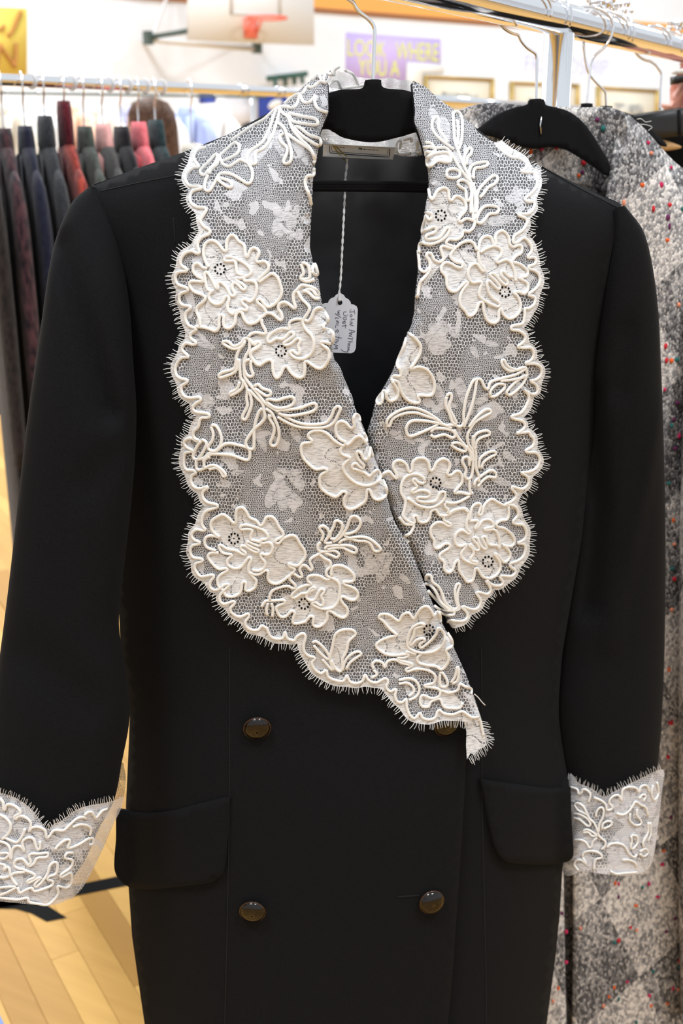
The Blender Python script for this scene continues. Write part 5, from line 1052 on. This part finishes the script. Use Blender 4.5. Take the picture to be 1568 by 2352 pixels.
# black garment and its wide hanger at the right
DP = Plane(1515, 250, float(rail_at(1500)[1]), 12)
dg_ = thing('black_jacket', DP(np.array(1560.), np.array(1100.), 0), 'black jacket on a wide hanger at the right edge behind the tweed coat', 'jacket')
o = sheet('body', [(1448,268),(1600,246),(1760,270),(1860,380),(1880,1100),(1420,1100),(1400,420),(1430,300)], lambda x, y: -0.03+0.0*x, 40, M['wool'], dg_, DP); solid(o, 0.06)
wh = thing('suit_hanger', DP(np.array(1515.), np.array(330.), 0.04), 'wide black suit hanger with a tan wooden arm at the right edge', 'hanger')
o = sheet('shoulder', [(1448,268),(1568,250),(1650,246),(1650,306),(1568,312),(1480,322)], 0.02, 30, M['black_plastic'], wh, DP); solid(o, 0.02)
o = sheet('shoulder_band', [(1556,252),(1563,251),(1565,311),(1558,312)], 0.0215, 30, M['velvet'], wh, DP); solid(o, 0.002)
M['beech'] = mat('tan_beech', (0.50,0.30,0.13), 0.5)
o = sheet('wooden_arm', catmull([(1482,326),(1500,319),(1520,320),(1545,328),(1566,338),(1548,344),(1522,346),(1500,342)], 5, True), 0.015, 20, M['beech'], wh, DP); solid(o, 0.012)
rail_hook([(1515,252),(1516,210),(1518,172),(1516,164),(1504,148),(1499,138),(1496,130)], DP, 0.0, 0.0018, wh, -1)
M['copper'] = fabric('copper_satin', (0.55,0.20,0.13), (0.78,0.42,0.34), 30, 0.4, 0.35)
cb = thing('satin_blouse', DP(np.array(1590.), np.array(1000.), -0.35), 'copper pink satin blouse bunched on a hanger at the right edge', 'blouse')
o = sheet('body', catmull([(1540,238),(1538,222),(1552,205),(1556,190),(1575,176),(1620,170),(1680,230),(1690,330),(1690,900),(1540,900),(1545,330)], 12, True), lambda x, y: -0.35+0.012*np.sin(x/6.+y/9.), 12, M['copper'], cb, DP); solid(o, 0.04)
o = sheet('collar', [(1551,176),(1568,172),(1620,168),(1620,188),(1568,190),(1551,194)], -0.33, 12, M['black_plastic'], cb, DP); solid(o, 0.02)
o = sheet('trim', [(1553,160),(1620,150),(1620,166),(1556,170)], -0.33, 12, M['white_paper'], cb, DP); solid(o, 0.02)
# ------------------------------------------------------------------ rack of jackets at the left
B0 = at_depth(np.array(0.), np.array(183.), 2.42); ZB = float(B0[2]); B1 = at_z(np.array(690.), np.array(213.), ZB)
BD = B1-B0; BD[2] = 0; BD /= np.linalg.norm(BD); BQ = np.array([BD[1], -BD[0], 0])
print('left rail dir', math.degrees(math.atan2(BD[0], BD[1])), 'z', ZB, B0, B1)
def brail(px):
    d = ray(px, 190.0); k = d[0]/d[1]; t = (k*B0[1]-B0[0])/(BD[0]-k*BD[1]); return B0+BD*t
r2 = thing('clothes_rack', (brail(560)[0], brail(560)[1], 0), 'chrome clothes rack full of dark and pink jackets on the left', 'rack')
be0 = B0-BD*0.9; be1 = B1+BD*0.7
MB().tube([be0, B0, B1, be1], 0.0118, 20).build('rail', M['chrome'], r2)
for px in (556, 640): MB().tube([brail(px)-BD*0.012, brail(px)+BD*0.012], 0.0138, 16).build('rail_collar', M['chrome_soft'], r2)
for u in (be0+BD*0.1, be1-BD*0.1):
    MB().tube([u, [u[0], u[1], 0.1]], 0.0135, 16).build('upright', M['chrome'], r2)
    f0 = np.array([u[0], u[1], 0.1]); MB().tube([f0-BQ*0.28, f0+BQ*0.28], 0.0135, 12).build('foot', M['chrome'], r2)
    for s in (-0.28, 0.28): MB().tube([f0+BQ*(s-0.012)-[0,0,0.065], f0+BQ*(s+0.012)-[0,0,0.065]], 0.035, 14).build('caster', M['black_plastic'], r2)
def sup(hw, ht, n, z, K=28):
    a = np.arange(K)*2*math.pi/K; c, s = np.cos(a), np.sin(a)
    return np.stack([hw*np.sign(c)*np.abs(c)**n, ht*np.sign(s)*np.abs(s)**n, np.full(K, z)], -1)
def jacket(name, pos, rz, m, label, length=0.78, collar=None, sh=0.205, cat='jacket', group='jackets on the left rack', drop=0.122, band=None, stand=0.035, lapel_m=None, flat=0.6, cw=0.9, ys=1.0):
    """jacket hanging below the rail point pos; local x runs across the shoulders, y along the rail"""
    pz = pos[2]-drop
    t = thing(name, (pos[0], pos[1], pz-length), label, cat, group, rz)
    z0 = length; t.scale = (1, ys, 1)
    fl = flat
    prof = [(0.055,0.050*fl,0.0),(0.090,0.060*fl,-0.010),(0.130,0.064*fl,-0.028),(0.168,0.060*fl,-0.055),(sh-0.008,0.052*fl,-0.092),(sh-0.006,0.056*fl,-0.15),(sh-0.022,0.060*fl,-0.24),(sh-0.03,0.060*fl,-0.40),(sh-0.015,0.064*fl,-0.6),(sh,0.066*fl,-length+0.0)]
    MB().rings([sup(a, b, 0.95, z0+c) for a, b, c in prof], True, False).build('body', m, t, local=True)
    for s in (-1, 1):
        pth = catmull([(s*(sh-0.050), 0, z0-0.062), (s*(sh-0.016), 0, z0-0.092), (s*(sh+0.010), 0, z0-0.15), (s*(sh+0.022), 0, z0-0.30), (s*(sh+0.026), 0, z0-0.47), (s*(sh+0.018), 0, z0-0.60)], 0.04)
        MB().tube(pth, np.interp(np.linspace(0, 1, len(pth)), [0, 0.07, 0.2, 0.5, 1], [0.020, 0.030, 0.037, 0.039, 0.034]), 16).build('sleeve', m, t, local=True)
    cm = collar or m
    cr = [(0.046,0.026,stand-0.014),(0.052,0.030,stand-0.002),(0.060,0.034,stand),(0.072,0.038,stand-0.014),(0.084,0.041,stand-0.036),(0.090,0.042,min(stand-0.058, -0.004)),(0.080,0.036,min(stand-0.066, -0.014))]
    MB().rings([sup(a*cw, b*(0.6+0.4*cw), 1.0, z0+c) for a, b, c in cr], True, False).build('collar', cm, t, local=True)
    if band: MB().rings([sup(sh-0.018+0.002, 0.067, 0.8, z0-0.30), sup(sh-0.02, 0.069, 0.8, z0-0.34)], True, False).build('trim_band', band, t, local=True)
    for s in (-1, 1):
        lp = MB(); lp.rings([np.array([(s*0.02,-0.040,z0-0.02),(s*0.085,-0.044,z0-0.03)]), np.array([(s*0.02,-0.043,z0-0.20),(s*0.085,-0.046,z0-0.14)]), np.array([(s*0.015,-0.045,z0-0.34),(s*0.03,-0.047,z0-0.30)])], False, False)
        o = lp.build('lapel', lapel_m or cm, t, local=True); solid(o, 0.004, 0)
    hgr = thing('velvet_hanger', (pos[0], pos[1], pz-0.07), 'hanger of the '+label.split(' on ')[0].split(' beside')[0].split(' between')[0].split(' with')[0], 'hanger', 'slim hangers on the left rack', rz)
    hb = MB().tube(catmull([(-sh+0.065,0,-0.012),(-0.085,0,0.030),(-0.03,0,0.052),(0,0,0.060),(0.03,0,0.052),(0.085,0,0.030),(sh-0.065,0,-0.012)], 0.02), 0.0045, 8); hb.build('body', M['velvet'], hgr, local=True)
    q = catmull([(0,0,0.060),(0.0,0,0.135),(0.006,0,0.145),(0.021,0,0.160),(0.019,0,0.183),(0.0,0,0.1935),(-0.018,0,0.183),(-0.020,0,0.170)], 0.006)
    q[:, 2] *= (drop+0.07)/0.178
    MB().tube(q, 0.002, 8).build('hook', M['chrome'], hgr, local=True)
    return t
def fab2(n, a, b, sc=60, bump=0.5): return fabric(n, a, b, sc, bump, 0.95, 0.1, 0.002)
J = [ (-58,'black_coat', fab2('faded_black_wool', (0.012,0.010,0.010), (0.03,0.022,0.02)), 'faded black coat cut off by the left edge of the photo', {'length':1.2}),
      (-4,'tweed_jacket', fab2('purple_brown_boucle', (0.012,0.008,0.012), (0.085,0.036,0.040), 38, 1.0), 'dark purple and brown boucle jacket, nearest on the left rack', {'length':1.18,'stand':0.03}),
      (30,'navy_jacket', fab2('navy_wool', (0.008,0.009,0.022), (0.016,0.018,0.035)), 'plain navy wool jacket between boucle and charcoal ones', {'length':0.95}),
      (72,'charcoal_coat', fab2('charcoal_wool', (0.018,0.019,0.022), (0.04,0.042,0.048), 120), 'charcoal grey coat with deep folded collar on left rack', {'length':1.0,'stand':0.055}),
      (114,'red_coat', fab2('red_mohair', (0.16,0.02,0.015), (0.38,0.055,0.035), 50, 1.0), 'rust red mohair coat with maroon standing collar', {'length':1.0,'stand':0.085,'cw':0.7,'collar':fab2('maroon_knit', (0.06,0.006,0.012), (0.13,0.015,0.022), 90)}),
      (154,'olive_jacket', fab2('grey_green_wool', (0.035,0.045,0.038), (0.075,0.085,0.072)), 'grey green wool jacket beside the rust red coat', {'length':0.8}),
      (202,'ribbed_jacket', fab2('ribbed_grey_knit', (0.035,0.032,0.030), (0.085,0.08,0.075), 150, 0.8), 'grey ribbed jacket with pale pink lapel facing', {'length':0.8,'collar':fab2('pale_pink_satin', (0.72,0.34,0.32), (0.82,0.46,0.42)),'stand':0.04}),
      (248,'black_blazer', fab2('plain_black_wool', (0.008,0.008,0.009), (0.014,0.014,0.016)), 'plain black blazer between the ribbed and pink jackets', {'length':0.75}),
      (298,'pink_jacket', fab2('pink_wool', (0.72,0.12,0.15), (0.88,0.23,0.25), 120, 0.6), 'bright pink wool jacket near the middle of the left rack', {'length':0.72,'stand':0.045}),
      (350,'teal_coat', fab2('dark_teal_wool', (0.012,0.03,0.034), (0.03,0.055,0.06)), 'dark teal coat with wide collar, last on the left rack', {'length':0.9,'stand':0.05}) ]
ja, jb = brail(-52), brail(352); JS = np.linalg.norm(jb-ja)/(len(J)-1)
JRZ = -math.radians(70); JN = JS*abs(BD@np.array([-math.sin(JRZ), math.cos(JRZ), 0]))
print('jacket spacing', JS, 'clear', JN)
for k_, (px, nm, m, lab, kw) in enumerate(J):
    jacket(nm, ja+BD*JS*k_, JRZ, m, lab, ys=min(1.0, (JN*0.5-0.0015)/0.0495), **kw)
# plain rings on the rail
for jk, nb in ((2.5,'over the navy jacket'), (4.5,'over the rust red coat'), (6.5,'over the ribbed jacket'), (7.5,'over the plain black blazer'), (8.5,'over the pink jacket'), (9.5,'beside the teal coat')):
    c = ja+BD*JS*jk; t = thing('rail_ring', c, 'clear plastic ring on the left chrome rail '+nb, 'ring', 'clear rings on the left rail')
    a = np.linspace(0, 2*math.pi, 25)[:-1]
    MB().tube(c+0.0148*(np.cos(a)[:,None]*BQ+np.sin(a)[:,None]*np.array([0,0,1.])), 0.0020, 8, closed=True).build('ring', M['white_steel'], t)

# ------------------------------------------------------------------ farther rack with pale clothes
C0_ = at_depth(np.array(50.), np.array(214.), 7.2); ZC = float(C0_[2])
CDR = np.array([math.sin(math.radians(62)), math.cos(math.radians(62)), 0])
r3 = thing('clothes_rack', (C0_[0], C0_[1], 0), 'far chrome rack of pale clothes behind the dark jackets', 'rack')
MB().tube([C0_-CDR*0.6, C0_+CDR*1.6], 0.008, 12).build('rail', M['dark_steel'], r3)
for s in (-0.5, 1.5):
    u = C0_+CDR*s; MB().tube([u, [u[0], u[1], 0.0]], 0.014, 12).build('upright', M['chrome'], r3)
pale = [('cream',(0.78,0.74,0.66)),('white',(0.86,0.86,0.86)),('peach',(0.85,0.55,0.40)),('ivory',(0.82,0.80,0.74)),('lavender',(0.55,0.56,0.80)),('snow white',(0.88,0.88,0.89)),('pale blue',(0.42,0.50,0.80)),('off white',(0.84,0.83,0.80))]
for k, (cn, c) in enumerate(pale):
    pos = C0_+CDR*(-0.1+0.19*k)
    lb = ['leftmost pale dress on the far rack, cream cotton','thin white dress beside the cream one on the far rack','peach dress on the far rack above the rust red coat','ivory dress between peach and lavender on the far rack','lavender dress on the far rack behind the grey jackets','snow white dress beside the lavender one on the far rack','pale blue dress near the brown haired person','off white dress at the right end of the far rack'][k]
    jacket('pale_dress', pos, math.radians(-28), fab2(cn.replace(' ', '_')+'_cotton', tuple(0.94*v for v in c), c, 30, 0.2), lb, length=1.0, sh=0.17, cat='dress', group='pale clothes on the far rack', drop=0.10)

# ------------------------------------------------------------------ people in the background
M['skin'] = mat('skin', (0.62,0.36,0.26), 0.55, **{'Subsurface Weight':0.1}); M['hair_brown'] = fabric('brown_hair', (0.045,0.022,0.014), (0.13,0.07,0.045), 90, 0.6, 0.55)
M['hair_black'] = fabric('black_hair', (0.006,0.006,0.007), (0.02,0.018,0.018), 90, 0.6, 0.5); M['eye'] = mat('dark_eye', (0.02,0.015,0.01), 0.2); M['lips'] = mat('lips', (0.45,0.13,0.12), 0.5)
def skin_mesh(name, pts, edges, rad, m, parent, root=0, sub=2):
    me = bpy.data.meshes.new(name); me.from_pydata([tuple(p) for p in pts], edges, []); me.materials.append(m)
    o = bpy.data.objects.new(name, me); COL.objects.link(o); o.parent = parent
    o.modifiers.new('skin', 'SKIN')
    sv = me.skin_vertices[0].data
    for i, r in enumerate(rad): sv[i].radius = (r, r) if not isinstance(r, tuple) else r
    for i in range(len(pts)): sv[i].use_root = (i == root)
    s = o.modifiers.new('sub', 'SUBSURF'); s.levels = sub; s.render_levels = sub
    for q in me.polygons: q.use_smooth = True
    o.modifiers['skin'].use_smooth_shade = True
    return o
def person(pos, rz, H, label, hair, top_c, low_c, long_hair):
    t = thing('person', pos, label, 'person', None, rz); k = H/1.7
    P = lambda x, y, z: (x*k, y*k, z*k)     # faces -y
    pts = [P(0,0,0.95),P(0,0,1.15),P(0,0.01,1.35),P(0,0.01,1.45),P(0,-0.005,1.53), P(0.17,0.01,1.40),P(0.21,0.02,1.13),P(0.20,-0.05,0.90),P(0.20,-0.08,0.80), P(-0.17,0.01,1.40),P(-0.21,0.02,1.13),P(-0.20,-0.05,0.90),P(-0.20,-0.08,0.80), P(0.09,0,0.88),P(0.10,-0.01,0.48),P(0.10,0.02,0.09),P(0.10,-0.12,0.035), P(-0.09,0,0.88),P(-0.10,-0.01,0.48),P(-0.10,0.02,0.09),P(-0.10,-0.12,0.035)]
    ed = [(0,1),(1,2),(2,3),(3,4),(3,5),(5,6),(6,7),(7,8),(3,9),(9,10),(10,11),(11,12),(0,13),(13,14),(14,15),(15,16),(0,17),(17,18),(18,19),(19,20)]
    rd = [0.12,0.11,0.12,0.075,0.05,0.055,0.042,0.030,0.034,0.055,0.042,0.030,0.034,0.085,0.058,0.036,0.032,0.085,0.058,0.036,0.032]
    skin_mesh('body', pts, ed, [r*k for r in rd], M['skin'], t)
    skin_mesh('shirt', [P(0,0,0.93),P(0,0,1.15),P(0,0.01,1.34),P(0,0.01,1.42),P(0.17,0.01,1.40),P(0.21,0.02,1.13),P(0.20,-0.05,0.92),P(-0.17,0.01,1.40),P(-0.21,0.02,1.13),P(-0.20,-0.05,0.92)], [(0,1),(1,2),(2,3),(3,4),(4,5),(5,6),(3,7),(7,8),(8,9)], [r*k for r in (0.15,0.135,0.14,0.085,0.07,0.055,0.042,0.07,0.055,0.042)], top_c, t)
    skin_mesh('trousers', [P(0,0,0.98),P(0.09,0,0.86),P(0.10,-0.01,0.48),P(0.10,0.02,0.07),P(-0.09,0,0.86),P(-0.10,-0.01,0.48),P(-0.10,0.02,0.07)], [(0,1),(1,2),(2,3),(0,4),(4,5),(5,6)], [r*k for r in (0.13,0.105,0.075,0.06,0.105,0.075,0.06)], low_c, t)
    for s in (-1, 1): MB().sphere((s*0.10*k, -0.05*k, 0.04*k), 0.05*k, 12, 8, (0.9,2.2,0.8)).build('shoe', M['black_plastic'], t, local=True)
    hc = np.array([0, -0.01, 1.60])*k
    R = []
    for z, hw, hd, off in ((-0.115,0.022,0.025,-0.045),(-0.10,0.045,0.05,-0.03),(-0.07,0.060,0.075,-0.012),(-0.03,0.068,0.086,-0.004),(0.02,0.074,0.092,0.0),(0.06,0.072,0.090,0.004),(0.095,0.052,0.068,0.006),(0.112,0.02,0.03,0.006)):
        r = sup(hw*k, hd*k, 1.0, z*k, 20); r[:, 1] += off*k; R.append(r+hc)
    hd_ = MB().rings(R, True, True); hd_.sphere(hc+np.array([0,-0.098,-0.015])*k, 0.016*k, 8, 6, (0.8,1,1.4))
    for s in (-1, 1): hd_.sphere(hc+np.array([s*0.076,0.005,-0.01])*k, 0.02*k, 8, 6, (0.4,0.8,1.3))
    head = hd_.build('head', M['skin'], t, local=True)
    for s in (-1, 1): MB().sphere(hc+np.array([s*0.03,-0.084,0.008])*k, 0.010*k, 8, 6).build('eye', M['eye'], head, local=True)
    MB().sphere(hc+np.array([0,-0.082,-0.062])*k, 0.022*k, 10, 6, (1,0.4,0.3)).build('mouth', M['lips'], head, local=True)
    hr = MB(); rows = [(0.125,0.02,0.03,0.01),(0.105,0.062,0.078,0.014),(0.065,0.084,0.100,0.018),(0.02,0.088,0.104,0.024)]
    rows += [(-0.05,0.090,0.075,0.050),(-0.15,0.098,0.062,0.062),(-0.26,0.104,0.052,0.072),(-0.38,0.092,0.040,0.082)] if long_hair else [(-0.03,0.084,0.07,0.045),(-0.07,0.07,0.05,0.055)]
    R = []
    for z, hw, hd, off in rows:
        r = sup(hw*k, hd*k, 1.0, z*k, 24); r[:, 1] += off*k; R.append(r+hc)
    hr.rings(R, True, True).build('hair', hair, t, local=True)
    return t
pw = at_depth(np.array(343.), np.array(250.), 4.75)
person((pw[0], pw[1], 0), math.radians(-118), 1.66, 'person with long brown hair seen from behind beyond the left rack', M['hair_brown'], fab2('cream_knit', (0.62,0.58,0.50), (0.72,0.68,0.60)), fab2('denim', (0.03,0.05,0.10), (0.06,0.08,0.14)), True)
pw = at_depth(np.array(503.), np.array(290.), 9.5)
person((pw[0], pw[1], 0), math.radians(170), 1.62, 'distant person with black hair wearing a yellow top', M['hair_black'], fab2('yellow_jersey', (0.85,0.66,0.10), (0.92,0.76,0.18)), fab2('black_twill', (0.01,0.01,0.012), (0.02,0.02,0.022)), False)
pw = at_depth(np.array(572.), np.array(300.), 10.5)
person((pw[0], pw[1], 0), math.radians(200), 1.62, 'distant person with dark hair in a pale grey top', M['hair_black'], fab2('pale_grey_jersey', (0.55,0.55,0.58), (0.66,0.66,0.70)), fab2('grey_twill', (0.05,0.05,0.055), (0.08,0.08,0.085)), False)
# beige coat rail end near the wall
jacket('beige_coat', ja+BD*JS*11.2, JRZ, fab2('beige_wool', (0.70,0.62,0.52), (0.80,0.73,0.64)), 'beige coat at the far end of the left rack', length=0.9, drop=0.16, ys=0.6)
# far rack seen between lapel and tweed coat
D0 = at_depth(np.array(960.), np.array(228.), 2.9); D1 = at_z(np.array(1240.), np.array(246.), float(D0[2]))
r4 = thing('clothes_rack', (D0[0], D0[1], 0), 'plain chrome rack standing behind the grey tweed coat', 'rack')
dd = (D1-D0)/np.linalg.norm(D1-D0)
MB().tube([D0-dd*0.5, D1+dd*0.5], 0.0135, 16).build('rail', M['chrome'], r4)
for u in (D0-dd*0.15, D1+dd*0.3): MB().tube([u, [u[0], u[1], 0.0]], 0.0135, 12).build('upright', M['chrome'], r4)
